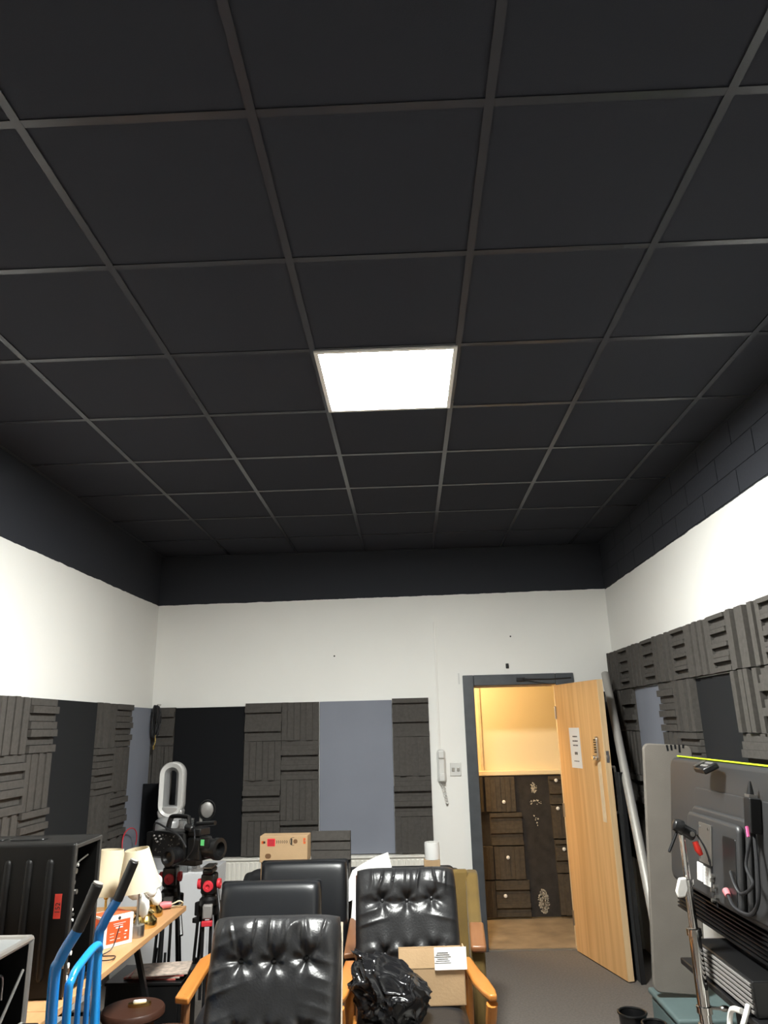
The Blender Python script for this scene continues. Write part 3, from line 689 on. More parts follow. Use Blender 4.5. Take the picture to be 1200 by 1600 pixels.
t = thing('paper_roll', 'white paper roll standing in a brown cardboard tray on the sofa back', 'roll', (0.135,5.79,0.668))
q = MB(); q.lathe([(0.055,0.046),(0.055,0.15),(0.052,0.160),(0.02,0.160),(0.02,0.11)],24,capt=True); q.build('paper', PAPER, t)
q = MB(); q.b2(-0.062,0.055,-0.05,0.05,0.0,0.045); q.build('tray', CARD, t, 0.003)
# cardboard box on the armchair
t = thing('open_box', 'open cardboard box with white paper slip on the armchair seat', 'box', (0.062,3.75,0.458), R(3))
bw_, bd_, bh_ = 0.296, 0.125, 0.150
th = 0.004
q = MB()
q.b2(-bw_/2,bw_/2,-bd_/2,-bd_/2+th,0,bh_); q.b2(-bw_/2,bw_/2,bd_/2-th,bd_/2,0,bh_); q.b2(-bw_/2,-bw_/2+th,-bd_/2,bd_/2,0,bh_); q.b2(bw_/2-th,bw_/2,-bd_/2,bd_/2,0,bh_); q.b2(-bw_/2,bw_/2,-bd_/2,bd_/2,0,th)
q.build('body', CARD, t)
q = MB(); q.box((0,-bd_/2+0.006,bh_+0.036),(bw_*0.98,th,0.075),(R(-8),0,0)); q.build('flap', CARD, t)
q = MB(); q.box((0,bd_/2-0.004,bh_+0.026),(bw_*0.98,th,0.055),(R(-6),0,0)); q.build('flap', CARD, t)
q = MB(); q.box((bw_/2,0,bh_+0.03),(th,bd_*0.95,0.065),(0,R(10),0)); q.build('flap', CARD, t)
q = MB(); q.box((0.085,-bd_/2-0.0005,bh_+0.035),(0.145,0.0012,0.088),(R(-8),0,R(0))); sl_ = q.build('paper_slip', PAPER, t)
q = MB()
for k in range(6): q.box((0.05,-bd_/2-0.0018-0.001*(k-3)*0.9,bh_+0.058-k*0.008),(0.05+0.012*(k%3),0.0006,0.0022),(R(-8),0,0))
q.build('print', INK, sl_)
me = text_mesh('Set', 0.026); o = inst(me,'lettering',INK,t,(-0.045,-bd_/2-0.0006,0.085),(PI/2,0,0))
q = MB(); q.prism(rrect(0.010,0.012,0.003,2),0.0006,Matrix.Translation((-0.075,-bd_/2,0.12)) @ Matrix.Rotation(PI/2,4,'X')); q.build('print', INK, t)

# bin bag
q = MB(); bmesh.ops.create_icosphere(q.bm, subdivisions=6, radius=1)
for v in q.bm.verts:
    n = v.co.copy(); k = n*1.25+Vector((4.3,1.1,2.7))
    wv = Vector((noise.noise(k*1.5), noise.noise(k*1.5+Vector((7,0,0))), noise.noise(k*1.5+Vector((0,9,0)))))*0.45
    rd = 1-min(1, abs(noise.noise(k+wv))*2.6); r2 = 1-min(1, abs(noise.noise(k*2.3+wv*2))*2.4)
    d = 0.88+0.17*rd**2+0.075*r2**2
    p = Vector((n.x*0.160*d, n.y*0.125*d, n.z*0.150*d))
    if p.z > 0: p.x -= 0.55*p.z*(1+2.2*p.z); p.y += 0.15*p.z
    p.z = max(p.z, -0.098)
    v.co = p
bag = q.build('bin_bag', BAGPL, None, 0, 2, (-0.115,3.565,0.552), ang=60)
tag(bag, 'crumpled shiny black bin bag on the armchair seat', 'bag')

# ------------------------------------------------------------------ left: desks
def desk(label, y0, y1):
    t = thing('desk', label, 'desk', (-1.705,(y0+y1)/2,0), 0, 'beech topped desks along the left wall'); L = y1-y0
    q = MB(); q.box((0,0,0.717),(0.885,L-0.004,0.026)); q.build('desktop', BEECH, t, 0.003)
    for s in (-1,1):
        for e in (-1,1):
            q = MB(); q.tube([(e*0.22,s*(L/2-0.22),0.70),(e*0.40,s*(L/2-0.16),0.0)],0.018,4); q.build('leg', BLACKMET, t)
        q = MB(); q.tube([(-0.24,s*(L/2-0.215),0.68),(0.24,s*(L/2-0.215),0.68)],0.016,4); q.build('cross_rail', BLACKMET, t)
        q = MB(); q.tube([(-0.33,s*(L/2-0.185),0.28),(0.33,s*(L/2-0.185),0.28)],0.012,4); q.build('stretcher', BLACKMET, t)
    return t
desk('beech topped desk carrying the lamps and the ribbed black case', 2.855, 4.392)
desk('beech topped desk under the aluminium-edged flight case', 1.35, 2.851)

# ribbed black rack case
CX, CY, CZ = -1.29, 2.956, 0.731
t = thing('rack_case', 'tall black plastic rack case with moulded ribs and a red label', 'case', (CX,CY,CZ), R(2))
hC, dC, wC = 0.519, 0.275, 0.60     # height, along y, along -x
q = MB(); th = 0.02
q.b2(-wC,0,0,th,0,hC); q.b2(-wC,0,dC-th,dC,0,hC); q.b2(-wC,0,th,dC-th,hC-th,hC); q.b2(-wC,0,th,dC-th,0,th); q.b2(-wC,-wC+th,th,dC-th,th,hC-th)
q.build('shell', CASEPL, t, 0.012, 3)
rb = MB(); rb.tube([(0,0,-0.205),(0,0,-0.200),(0,0,-0.19),(0,0,0.19),(0,0,0.200),(0,0,0.205)],[0.004,0.011,0.0145,0.0145,0.011,0.004],14); rb = rb.mesh('rib',60)
for k in range(7): inst(rb,'rib',CASEPL,t,(-0.088-0.080*k,0.001,0.262))
for x in (-0.3,-0.14):
    q = MB(); q.prism(rrect(0.14,0.06,0.02),0.006,Matrix.Translation((x-0.1,dC/2,hC-0.001))); q.build('top_pad', BLACKPL, t, 0.002)
q = MB(); q.b2(-0.012,0.004,0.004,0.020,0.005,hC-0.005); q.b2(-0.012,0.004,dC-0.020,dC-0.004,0.005,hC-0.005); q.b2(-0.012,0.004,0.02,dC-0.02,hC-0.02,hC-0.006); q.build('front_rim', mat('dark_trim_metal',(0.09,0.085,0.08),0.4,metal=0.7), t, 0.002)
q = MB(); q.b2(-0.10,-0.03,0.02,0.022+0.09,0.02,hC-0.02); q.build('equipment', BLACKPL, t, 0.003)
rn = random.Random(5)
for k in range(22):
    z = 0.05+k*0.019; q = MB()
    yk = 0.03+rn.uniform(0,.065); q.cyl((-0.030,yk,z),(-0.014,yk,z),rn.uniform(.004,.010),12); q.build('knob', STEEL if k%2 else WHITEPL, t)
q = MB(); q.tube([(-0.02,0.03,0.42),(0.0,0.06,0.45),(0.006,0.12,0.462)],0.003,6); q.build('patch_lead', STEEL, t)
for z in (0.02,):
    pass
q = MB(); q.box((0,0,0),(0.026,0.0016,0.083)); lb = q.build('label_tape', REDPL if False else mat('red_label',(0.80,0.055,0.035),0.6), t, loc=(-0.045,-0.0008,0.305))
me = text_mesh('152', 0.026); inst(me,'lettering',INK,lb,(0.002,-0.0012,-0.006),(PI/2,R(-90),0))
q = MB(); q.b2(-0.02,0.0,-0.004,0.0,0.10,0.14); q.build('latch', STEEL, t, 0.002)

# flight case
t = thing('flight_case', 'open black flight case with bright aluminium edges on the near desk', 'case', (-1.30,2.70,0.731), R(0))
h_, d_, w_ = 0.262, 0.44, 0.46
q = MB(); q.b2(-w_,0,-d_,-d_+0.01,0,h_); q.b2(-w_,0,-0.01,0,0,h_); q.b2(-w_,0,-d_,0,0,0.012); q.b2(-w_,-w_+0.01,-d_,0,0,h_); q.build('body', CASEPL, t)
q = MB(); q.b2(-w_,0,-d_,0,h_-0.010,h_); q.build('lid', mat('grey_laminate',(0.33,0.34,0.34),0.35,metal=0.3), t)
def edge(a,b): 
    q = MB(); q.cyl(a,b,0.011,8); q.build('edge_trim', ALU, t)
edge((0,-d_,h_),(0,0,h_)); edge((-w_,-d_,h_),(0,-d_,h_)); edge((-w_,0,h_),(0,0,h_)); edge((0,0,0.011),(0,0,h_)); edge((0,-d_,0.011),(0,-d_,h_)); edge((0,-d_,0.011),(0,0,0.011))
q = MB(); q.b2(-0.30,-0.06,-0.38,-0.10,0.014,0.16); q.build('equipment', BLACKPL, t, 0.006)
q = MB(); q.tube(bez([(-0.06,-0.16,0.14),(-0.05,-0.14,0.17),(-0.05,-0.07,0.17),(-0.05,-0.06,0.10)],5),0.004,6); q.build('wire_handle', STEEL, t)
for k in range(5): q = MB(); q.cyl((-0.06,-0.32+0.04*k,0.11),(-0.045,-0.32+0.04*k,0.11),0.01,10); q.build('knob', STEEL if k%2 else GREYPL, t)
q = MB(); q.cyl((-0.006,-0.022,0.175),(-0.006,-0.17,0.03),0.005,8); q.build('lid_stay', STEEL, t)
q = MB(); q.b2(0.004,0.06,-0.32,-0.01,0.0,0.02); q.build('fallen_lid', CASEPL, t, 0.004)

# blue sack truck
t = thing('sack_truck', 'bright blue tubular sack truck with black rubber grips in front of the desk', 'sack truck', (-1.066,2.60,0), R(5))
for yy, z0 in ((-0.200,0.0),(0.200,0.0)):
    pts = bez([(0.02,yy,0.06),(-0.005,yy,0.5),(-0.025,yy,0.93),(-0.012,yy,1.01),(0.03,yy,1.085)],6)
    q = MB(); q.tube(pts,0.0165,12); q.build('rail', BLUEMET, t)
    q = MB(); q.tube([(0.03,yy,1.083),(0.079,yy,1.208)],0.0178,14); gp = q.build('grip', BLACKPL, t, 0.003)
    q = MB(); q.tube([(0.079,yy,1.208),(0.081,yy,1.213)],0.0155,14); q.build('end_cap', GREYPL, gp)
pts = bez([(0.028,-0.165,0.30),(0.012,-0.175,0.86),(0.013,-0.160,0.945),(0.016,-0.08,0.972),(0.020,0.02,0.985),(0.018,0.075,0.965),(0.012,0.085,0.90),(0.028,0.085,0.30)],8)
q = MB(); q.tube(pts,0.0125,12); q.build('hoop', mat('bright_blue_enamel',(0.010,0.26,0.66),0.28,coat=0.4), t)
for yy,zz in ((-0.075,0.962),(0.01,0.98)):
    q = MB(); q.tube([(0.014,yy,zz-0.005),(0.010,yy,0.85),(0.026,yy,0.30)],0.009,10); q.build('upright_bar', BLUEMET, t)
for zz,xx in ((0.30,0.022),(0.62,0.01)):
    q = MB(); q.cyl((xx,-0.2,zz),(xx,0.2,zz),0.012,12); q.build('cross_bar', BLUEMET, t)
q = MB(); q.b2(0.0,0.20,-0.19,0.19,0.003,0.010); q.build('toe_plate', BLUEMET, t, 0.002)
q = MB(); q.cyl((-0.07,-0.27,0.125),(-0.07,0.27,0.125),0.01,10); q.build('axle', STEEL, t)
for s in (-1,1):
    q = MB(); q.lathe([(0.06,-0.02),(0.10,-0.038),(0.122,-0.028),(0.124,0.0),(0.122,0.028),(0.10,0.038),(0.06,0.02)],28,T=Matrix.Translation((-0.07,s*0.245,0.125)) @ Matrix.Rotation(PI/2,4,'X')); wh = q.build('tyre', BLACKPL, t)
    q = MB(); q.lathe([(0.0,-0.025),(0.062,-0.018),(0.062,0.018),(0.0,0.025)],20,T=Matrix.Translation((-0.07,s*0.245,0.125)) @ Matrix.Rotation(PI/2,4,'X')); q.build('hub', GREYPL, wh)
    q = MB(); q.tube([(0.01,s*0.2,0.30),(-0.07,s*0.2,0.125)],0.010,8); q.build('wheel_bracket', BLUEMET, t)

# lamps on the desk
def table_lamp(label, loc, tilt, r0, r1, h, zs, stem, basem, br, group='table lamps on the desk', bh=0.05):
    t = thing('table_lamp', label, 'lamp', loc, 0, group)
    q = MB(); q.lathe([(br,0),(br,bh*0.85),(br*0.96,bh),(0.012,bh+0.002),(0.008,bh+0.02)],32); q.build('base', basem, t)
    q = MB(); q.tube([(0,0,bh),(0,0,zs+h*0.5)],0.006,10); q.sphere((0,0,zs-0.01),0.012,1,1,1.2,12); q.build('stem', stem, t)
    T = Matrix.Translation((0,0,zs)) @ Matrix.Rotation(tilt[0],4,'X') @ Matrix.Rotation(tilt[1],4,'Y')
    q = MB(); q.lathe([(r0,0),(r1,h),(r1-0.003,h),(r0-0.003,0),(r0,0)],40,T=T,capb=False,capt=False); sh = q.build('shade', SHADE, t, ang=60)
    q = MB(); q.sphere((0,0,zs+h*0.35),0.028,1,1,1.3,14); q.build('bulb', WHITEGLASS, t)
    for k in range(3):
        a = 2*PI*k/3; q = MB(); q.tube([T @ Vector((0,0,h-0.01)), T @ Vector(((r1-0.002)*math.cos(a),(r1-0.002)*math.sin(a),h-0.01))],0.0015,5); q.build('shade_spoke', BRASS, sh)
    return t
table_lamp('table lamp with cream shade on a brushed steel drum base', (-1.318,3.775,0.731), (R(4),R(-6)), 0.102, 0.056, 0.178, 0.203, STEEL, STEEL, 0.036)
table_lamp('table lamp with cream shade half hidden behind the ribbed black case', (-1.535,3.93,0.731), (R(-3),R(2)), 0.090, 0.058, 0.205, 0.150, BRASS, BRASS, 0.06, bh=0.03)
def petal_lamp(label, loc, dirs, rz):
    t = thing('petal_lamp', label, 'lamp', loc, rz, 'brass lamps with white glass petals')
    q = MB(); q.lathe([(0.060,0),(0.063,0.006),(0.061,0.030),(0.048,0.042),(0.042,0.052),(0.046,0.060),(0.034,0.070),(0.010,0.074)],32); q.build('base', BRASS, t)
    q = MB(); q.tube([(0,0,0.06),(0,0,0.15)],0.007,10); q.build('stem', BRASS, t)
    for (dx,dy,dz,l,r_) in dirs:
        d = Vector((dx,dy,dz)).normalized(); rot = Vector((0,0,1)).rotation_difference(d).to_matrix().to_4x4()
        T = Matrix.Translation((0,0,0.15)) @ rot
        q = MB(); q.lathe([(0.010,0.0),(0.022,0.015),(r_*0.85,l*0.35),(r_,l*0.6),(r_*0.75,l*0.88),(0.004,l)],20,T=T)
        q.build('glass_petal', WHITEGLASS, t, ang=60)
    return t
petal_lamp('brass based lamp with white glass petals, nearer the red and white carton', (-1.345,3.955,0.731), [(0.10,-0.45,-0.75,0.115,0.026),(-0.7,-0.2,0.15,0.09,0.040),(0.25,-0.1,0.1,0.06,0.032)], 0)
petal_lamp('brass based lamp with white glass petals, nearer the desk corner', (-1.385,4.165,0.731), [(0.2,-0.45,-0.6,0.115,0.030),(-0.4,0.2,0.5,0.09,0.036),(0.15,-0.35,0.2,0.07,0.034)], 0.4)
# carton
t = thing('carton', 'small orange-red and white product carton beside the steel lamp base', 'box', (-1.350,3.625,0.731), R(52))
q = MB(); q.b2(-0.075,0.075,-0.0,0.13,0,0.125); q.build('body', WHITEPL if False else PAPER, t, 0.001)
OR = mat('orange_red_print',(0.70,0.10,0.025),0.5)
yb_ = -0.0004
q = MB(); q.b2(-0.055,0.058,-0.0012,-0.0002,0.016,0.105); fp = q.build('front_print', OR, t)
q = MB(); q.b2(-0.07,0.07,0.012,0.12,0.1252,0.1262); q.build('top_print', OR, t)
q = MB(); q.b2(-0.0762,-0.0752,0.01,0.12,0.01,0.115); q.build('side_print', OR, t)
q = MB()
for (x,z,w2,h2) in [(0.005,0.092,0.06,0.002),(0.0,0.084,0.045,0.002),(0.005,0.075,0.035,0.005),(-0.03,0.055,0.02,0.002),(0.005,0.055,0.015,0.002),(0.04,0.055,0.012,0.006),(-0.03,0.043,0.02,0.002),(0.035,0.043,0.012,0.002),(-0.028,0.03,0.02,0.003),(0.005,0.03,0.015,0.002),(0.038,0.028,0.010,0.006)]:
    q.b2(x-w2/2,x+w2/2,-0.0019,-0.0012,z-h2/2,z+h2/2)
q.build('print', PAPER, fp)
q = MB(); q.prism(rrect(0.014,0.014,0.0069,4),0.0008,Matrix.Translation((0.004,-0.0002,0.113)) @ Matrix.Rotation(PI/2,4,'X')); q.build('print', INK, t)
# small desk clutter
t = thing('white_bulb', 'small white light bulb lying by the red and white carton', 'bulb', (-1.395,3.49,0.731))
q = MB(); q.sphere((0,0,0.030),0.030,1,1,1,16); q.build('globe', WHITEGLASS, t)
q = MB(); q.tube([(0.0,-0.02,0.022),(0.02,-0.065,0.014)],[0.016,0.013],12); q.build('cap', STEEL, t)
q = MB(); q.tube(bez([(0,0,0.006),(0.03,-0.03,0.006),(0.075,-0.02,0.006),(0.07,0.03,0.006),(0.01,0.04,0.006),(0.03,0.10,0.02),(0.045,0.13,0.10)],8),0.0025,6); tag(q.build('thin_cable', CABLE, None, 0, 2, (-1.36,3.42,0.732)), 'thin dark cable curling on the desk edge by the carton', 'cable')
t = thing('plug_lead', 'pinkish plug with a looped lead at the far desk corner', 'plug', (-1.36,4.30,0.731), R(20))
q = MB(); q.tube([(-0.06,0,0.016),(0.0,0,0.022),(0.04,0,0.022)],[0.014,0.018,0.014],12); q.build('plug', PINKPL, t)
q = MB(); q.tube(bez([(0.04,0,0.022),(0.08,0.0,0.035),(0.10,0.01,0.02),(0.07,0.02,0.008),(0.02,0.03,0.006)],6),0.004,7); q.build('lead', SHADE, t)

# stools and magazines by the desk
def stool(label, x, y, z, r):
    t = thing('round_stool', label, 'stool', (x,y,0), 0, 'round brown stools')
    q = MB(); q.lathe([(r*0.96,z-0.035),(r,z-0.028),(r,z-0.008),(r*0.96,z),(r*0.5,z+0.002),(0,z+0.002)],40); q.build('top', STOOLTOP, t)
    for k in range(4):
        a = PI/4+k*PI/2; q = MB(); q.tube([(r*0.6*math.cos(a),r*0.6*math.sin(a),z-0.034),(r*0.85*math.cos(a),r*0.85*math.sin(a),0)],[0.016,0.012],10); q.build('leg', BROWNWOOD, t)
    return t
stool('round brown stool nearer the desk with a small bright tin on it', -1.30, 3.75, 0.45, 0.14)
stool('round brown stool in front, lowest in the picture', -1.055, 3.42, 0.45, 0.15)
t = thing('oval_tin', 'small shiny oval tin on the brown stool', 'tin', (-1.275,3.76,0.4525), R(15))
q = MB(); q.lathe([(0.05,0),(0.052,0.006),(0.05,0.016),(0.0,0.018)],24,T=Matrix.Diagonal((1,0.45,1,1))); q.build('body', BRASS, t)
q = MB(); q.lathe([(0.03,0.016),(0.028,0.024),(0,0.026)],20,T=Matrix.Diagonal((1,0.4,1,1))); q.build('lid', PAPER, t)
t = thing('crate', 'black crate under the desk carrying the magazines', 'crate', (-1.45,4.46,0))
q = MB(); q.b2(-0.2,0.2,-0.15,0.15,0.0,0.02); q.b2(-0.2,-0.19,-0.15,0.15,0.02,0.37); q.b2(0.19,0.2,-0.15,0.15,0.02,0.37); q.b2(-0.19,0.19,-0.15,-0.14,0.02,0.37); q.b2(-0.19,0.19,0.14,0.15,0.02,0.37); q.build('body', BLACKPL, t, 0.003)
q = MB(); q.b2(-0.205,0.205,-0.155,0.155,0.37,0.385); q.build('lid', BLACKPL, t, 0.003)
for k in range(4):
    q = MB(); q.box((0,0,0),(0.29,0.21,0.008)); o = q.build('magazine', MAGA if k%2 == 0 else MAGB, None, 0.001, 2, (-1.42+0.012*k,4.45-0.01*k,0.390+0.0085*k), R(-6+5*k))
    tag(o, ['lowest','second','third','topmost'][k]+' magazine of the pile on the crate beneath the desk corner', 'magazine', 'magazines piled on the crate')

# ------------------------------------------------------------------ tripods and camera
def tripod(label, x, y, ztop, red=True):
    t = thing('tripod', label, 'tripod', (x,y,0), 0, 'video tripods by the back left corner')
    hz = ztop-0.20
    q = MB(); q.lathe([(0.035,hz-0.05),(0.055,hz-0.03),(0.055,hz),(0.04,hz+0.015),(0.045,hz+0.03)],20); q.build('bowl', BLACKPL, t)
    q = MB(); q.box((0,0,hz+0.085),(0.085,0.09,0.11)); q.box((0,0,hz+0.155),(0.06,0.13,0.03)); hd = q.build('fluid_head', BLACKPL, t, 0.012, 3)
    for s in (-1,1):
        q = MB(); q.lathe([(0.026,0),(0.030,0.006),(0.028,0.02),(0.012,0.022),(0.010,0.012),(0.0,0.012)],20,T=Matrix.Translation((s*0.0425+0.01*(s>0),-0.02,hz+0.085)) @ Matrix.Rotation(s*PI/2,4,'Y')); q.build('drag_knob', REDPL if red else GREYPL, hd)
    q = MB(); q.lathe([(0.030,0),(0.032,0.006),(0.028,0.016),(0.013,0.018),(0.011,0.010),(0.0,0.010)],20,T=Matrix.Translation((0.005,-0.045,hz+0.075)) @ Matrix.Rotation(PI/2,4,'X')); q.build('drag_knob', REDPL, hd)
    q = MB(); q.box((0,0,hz+0.178),(0.055,0.14,0.012)); q.build('camera_plate', GREYPL, hd, 0.003)
    q = MB(); q.tube([(0.05,-0.02,hz+0.08),(0.10,-0.12,hz-0.06),(0.14,-0.20,hz-0.20)],[0.009,0.009,0.014],8); q.build('pan_bar', BLACKMET, t)
    for k in range(3):
        a = R(-80)+k*2*PI/3; ca, sa = math.cos(a), math.sin(a)
        lg = MB()
        for s in (-1,1):
            ox, oy = -sa*0.022*s, ca*0.022*s
            lg.tube([(0.05*ca+ox,0.05*sa+oy,hz-0.03),(0.085*ca+ox,0.085*sa+oy,0.20)],0.009,8)
        lg.tube([(0.075*ca,0.075*sa,0.38),(0.12*ca,0.12*sa,0.02)],0.008,8)
        L = lg.build('leg', BLACKMET, t)
        q = MB(); q.box((0.055*ca,0.055*sa,hz-0.055),(0.055,0.055,0.075),(0,0,a)); q.build('leg_clamp', GREYPL if k == 0 else BLACKPL, L, 0.008)
        q = MB(); q.box((0.075*ca,0.075*sa,hz-0.115),(0.03,0.062,0.028),(0,0,a)); q.build('leg_lock', REDPL if k == 0 else BLACKPL, L, 0.004)
        q = MB(); q.sphere((0.12*ca,0.12*sa,0.018),0.018,1,1,1,12); q.build('foot', BLACKPL, L)
    return t
tripod('black video tripod with red knob carrying the video camera', -1.225, 4.72, 0.895)
tripod('black tripod with red ringed knob behind the lampshades', -1.525, 4.93, 0.90)
t = thing('video_camera', 'black shoulder video camera with top handle and green side screen', 'camera', (-1.388,4.725,0.880), R(-24))
t.scale = (1.16,1.16,1.10)
# local +x along the lens side
q = MB(); q.b2(-0.17,0.05,-0.06,0.06,0.035,0.175); q.build('body', BLACKPL, t, 0.012, 3)
q = MB(); q.b2(0.05,0.145,-0.05,0.05,0.03,0.15); q.build('front_block', BLACKPL, t, 0.015, 3)
q = MB(); q.b2(-0.08,0.10,-0.03,0.03,0.002,0.035); q.build('shoe', BLACKPL, t, 0.005)
q = MB(); q.lathe([(0.048,0),(0.050,0.03),(0.044,0.05),(0.056,0.06),(0.056,0.085),(0.035,0.088),(0.03,0.06),(0,0.058)],28,T=Matrix.Translation((0.145,0,0.09)) @ Matrix.Rotation(PI/2,4,'Y')); q.build('lens', BLACKPL, t)
q = MB(); q.lathe([(0.040,0),(0.043,0.02),(0.036,0.045),(0.046,0.05),(0.046,0.075),(0.03,0.078),(0.022,0.06),(0,0.056)],28,T=Matrix.Translation((0.01,-0.06,0.06)) @ Matrix.Rotation(PI/2,4,'X')); q.build('side_barrel', BLACKPL, t)
q = MB(); q.tube([(0.01+0.04*math.cos(a),-0.128,0.06+0.04*math.sin(a)) for a in [2*PI*k/24 for k in range(24)]],0.003,6,True); q.build('barrel_ring', STEEL, t)
q = MB(); q.tube(bez([(-0.12,0,0.175),(-0.105,0,0.225),(-0.085,0,0.245),(0.005,0,0.245),(0.02,0,0.235),(0.03,0,0.175)],6),0.010,8,flat=1.4); q.build('top_handle', BLACKPL, t)
q = MB(); q.tube([(0.035,-0.02,0.18),(0.055,-0.05,0.20),(0.10,-0.06,0.19)],0.018,10); q.b2(0.06,0.14,-0.05,0.03,0.155,0.195); q.build('viewfinder', BLACKPL, t, 0.006)
q = MB(); q.b2(0.14,0.20,-0.055,-0.045,0.10,0.155); sc_ = q.build('side_screen', BLACKPL, t, 0.003)
q = MB(); q.b2(0.150,0.172,-0.0565,-0.0551,0.112,0.142); q.build('display', GREENPL, sc_)
q = MB(); rn = random.Random(4)
for k in range(34):
    x = rn.uniform(-0.15,0.03); z = rn.uniform(0.06,0.16); s = rn.uniform(.0015,.004); q.b2(x-s,x+s,-0.0625,-0.0602,z-s,z+s)
q.build('control_buttons', STEEL, t)['kind'] = 'stuff'
q = MB(); q.b2(-0.225,-0.172,-0.045,0.05,0.04,0.165); q.build('battery', BLACKPL, t, 0.006)
q = MB(); q.tube([(0.05,0.03,0.205),(0.17,0.03,0.215)],0.012,12); q.build('microphone', BLACKPL, t)
q = MB(); q.tube(bez([(-0.19,-0.03,0.165),(-0.15,-0.06,0.215),(-0.06,-0.07,0.19),(0.02,-0.075,0.16),(0.06,-0.06,0.10)],7),0.005,7); q.build('cable', CABLE, t)
q = MB(); q.tube(bez([(0.10,-0.05,0.19),(0.13,-0.08,0.15),(0.11,-0.07,0.09),(0.06,-0.07,0.03)],7),0.004,7); q.build('cable', CABLE, t)
for k in range(5):
    q = MB(); q.cyl((-0.155+0.012*k,-0.06,0.15-0.015*(k%3)),(-0.155+0.012*k,-0.066,0.15-0.015*(k%3)),0.005,10); q.build('dial', GREYPL, t)

# fan on black cabinet in the corner
CABW = mat('cabinet_white', (0.72, 0.72, 0.74), 0.5)
t = thing('side_cabinet', 'low white cabinet in the left back corner under the bladeless fan', 'cabinet', (-1.77,5.76,0))
q = MB(); q.b2(-0.33,0.34,-0.22,0.22,0.04,0.70); q.build('body', CABW, t, 0.004)
for k in (0,1):
    q = MB(); q.b2(-0.325+0.332*k,0.0+0.332*k,-0.238,-0.221,0.05,0.69); dr = q.build('door', CABW, t, 0.003)
    q = MB(); q.cyl((-0.03+0.07*k,-0.238,0.42),(-0.03+0.07*k,-0.258,0.42),0.011,12); q.build('knob', STEEL, dr)
q = MB(); q.b2(-0.31,0.32,-0.19,0.19,0,0.04); q.build('plinth', CABW, t)
q = MB(); q.b2(-0.07,0.07,-0.012,0.012,0,1.26); tag(q.build('leaning_board', BLACKFAB, None, 0.003, 2, (-2.06,6.04,0.0)), 'narrow black upright strip between the fan and the blue-grey panel', 'board')  # thin black upright strip left of the fan
t = thing('bladeless_fan', 'silver bladeless tower fan with a tall oval loop in the corner', 'fan', (-1.805,5.75,0.701), R(4))
q = MB(); q.lathe([(0.105,0),(0.112,0.01),(0.112,0.22),(0.113,0.30),(0.108,0.318),(0.085,0.335),(0.04,0.35),(0.03,0.36)],40); q.build('body', SILVERPL, t)
def oval(a, b, n=14):
    """stadium outline half width a, half straight b"""
    out = []
    for k in range(n+1): out.append((a*math.cos(PI*k/n), b+a*math.sin(PI*k/n)))
    for k in range(n+1): out.append((-a*math.cos(PI*k/n), -b-a*math.sin(PI*k/n)))
    return out
zc = 0.535
def loopband(rows, m_, name):
    q = MB(); n = len(oval(.1,.1)); rings = []
    for (a, b, y) in rows: rings.append([q.bm.verts.new((x,y,zc+z)) for x,z in oval(a,b)])
    for A,B in zip(rings, rings[1:]+rings[:1]):
        for k in range(n): q.bm.faces.new((A[k],A[(k+1)%n],B[(k+1)%n],B[k]))
    q.build(name, m_, t, ang=50)
loopband([(0.084,0.105,-0.06),(0.090,0.105,-0.05),(0.090,0.105,0.06),(0.084,0.105,0.07),(0.060,0.105,0.06),(0.054,0.105,-0.045)],FANWHITE,'loop')
loopband([(0.054,0.105,-0.046),(0.060,0.105,0.055),(0.034,0.105,0.065),(0.028,0.105,-0.01)],SILVERPL,'inner_rim')
q = MB(); q.prism([(-0.085,0),(0.085,0),(0.095,0.05),(0.05,0.085),(-0.05,0.085),(-0.095,0.05)],0.10,Matrix.Translation((0,0.05,0.335)) @ Matrix.Rotation(PI/2,4,'X')); q.build('collar', SILVERPL, t, 0.012, 3)
# stalk with round head and clear box on a small black shelf unit
t = thing('round_mirror', 'grey round headed mirror on a stalk behind the video camera', 'mirror', (-1.535,5.60,0.701))
q = MB(); q.lathe([(0.055,0),(0.055,0.008),(0.014,0.014)],24); q.build('base', GREYPL, t)
q = MB(); q.tube([(-0.006,0,0.01),(-0.004,0,0.25),(0.0,0.005,0.38),(0.0,0.02,0.44)],[0.014,0.014,0.011,0.008],10); q.build('stalk', GREYPL, t)
TT = Matrix.Translation((0.045,-0.012,0.400)) @ Matrix.Rotation(R(14),4,'Z') @ Matrix.Rotation(PI/2,4,'X')
q = MB(); q.lathe([(0.052,0.0),(0.055,0.004),(0.050,0.012),(0.03,0.018),(0,0.020)],32,T=TT @ Matrix.Diagonal((0.82,1,1,1))); q.build('face', mat('mirror_back_grey',(0.30,0.29,0.28),0.35,metal=0.4), t)
q = MB(); q.tube([TT @ Vector((0.056*math.cos(a),0.066*math.sin(a),-0.008)) for a in [2*PI*k/32 for k in range(32)]],0.005,8,True); q.build('rim', BLACKPL, t)
q = MB(); q.tube([(0.0,0.005,0.34),(0.04,0.0,0.39)],0.006,8); q.build('yoke', BLACKPL, t)
t = thing('clear_box', 'clear plastic box behind the video camera handle', 'box', (-1.635,5.585,0.701))
q = MB(); W2,D2,H2 = 0.04,0.05,0.335
q.b2(-W2,W2,-D2,-D2+.003,0,H2); q.b2(-W2,W2,D2-.003,D2,0,H2); q.b2(-W2,-W2+.003,-D2,D2,0,H2); q.b2(W2-.003,W2,-D2,D2,0,H2); q.build('body', CLEAR, t)
q = MB(); q.b2(-W2-0.002,W2+0.002,-D2-0.002,D2+0.002,H2,H2+0.008); q.build('lid', CLEAR, t)

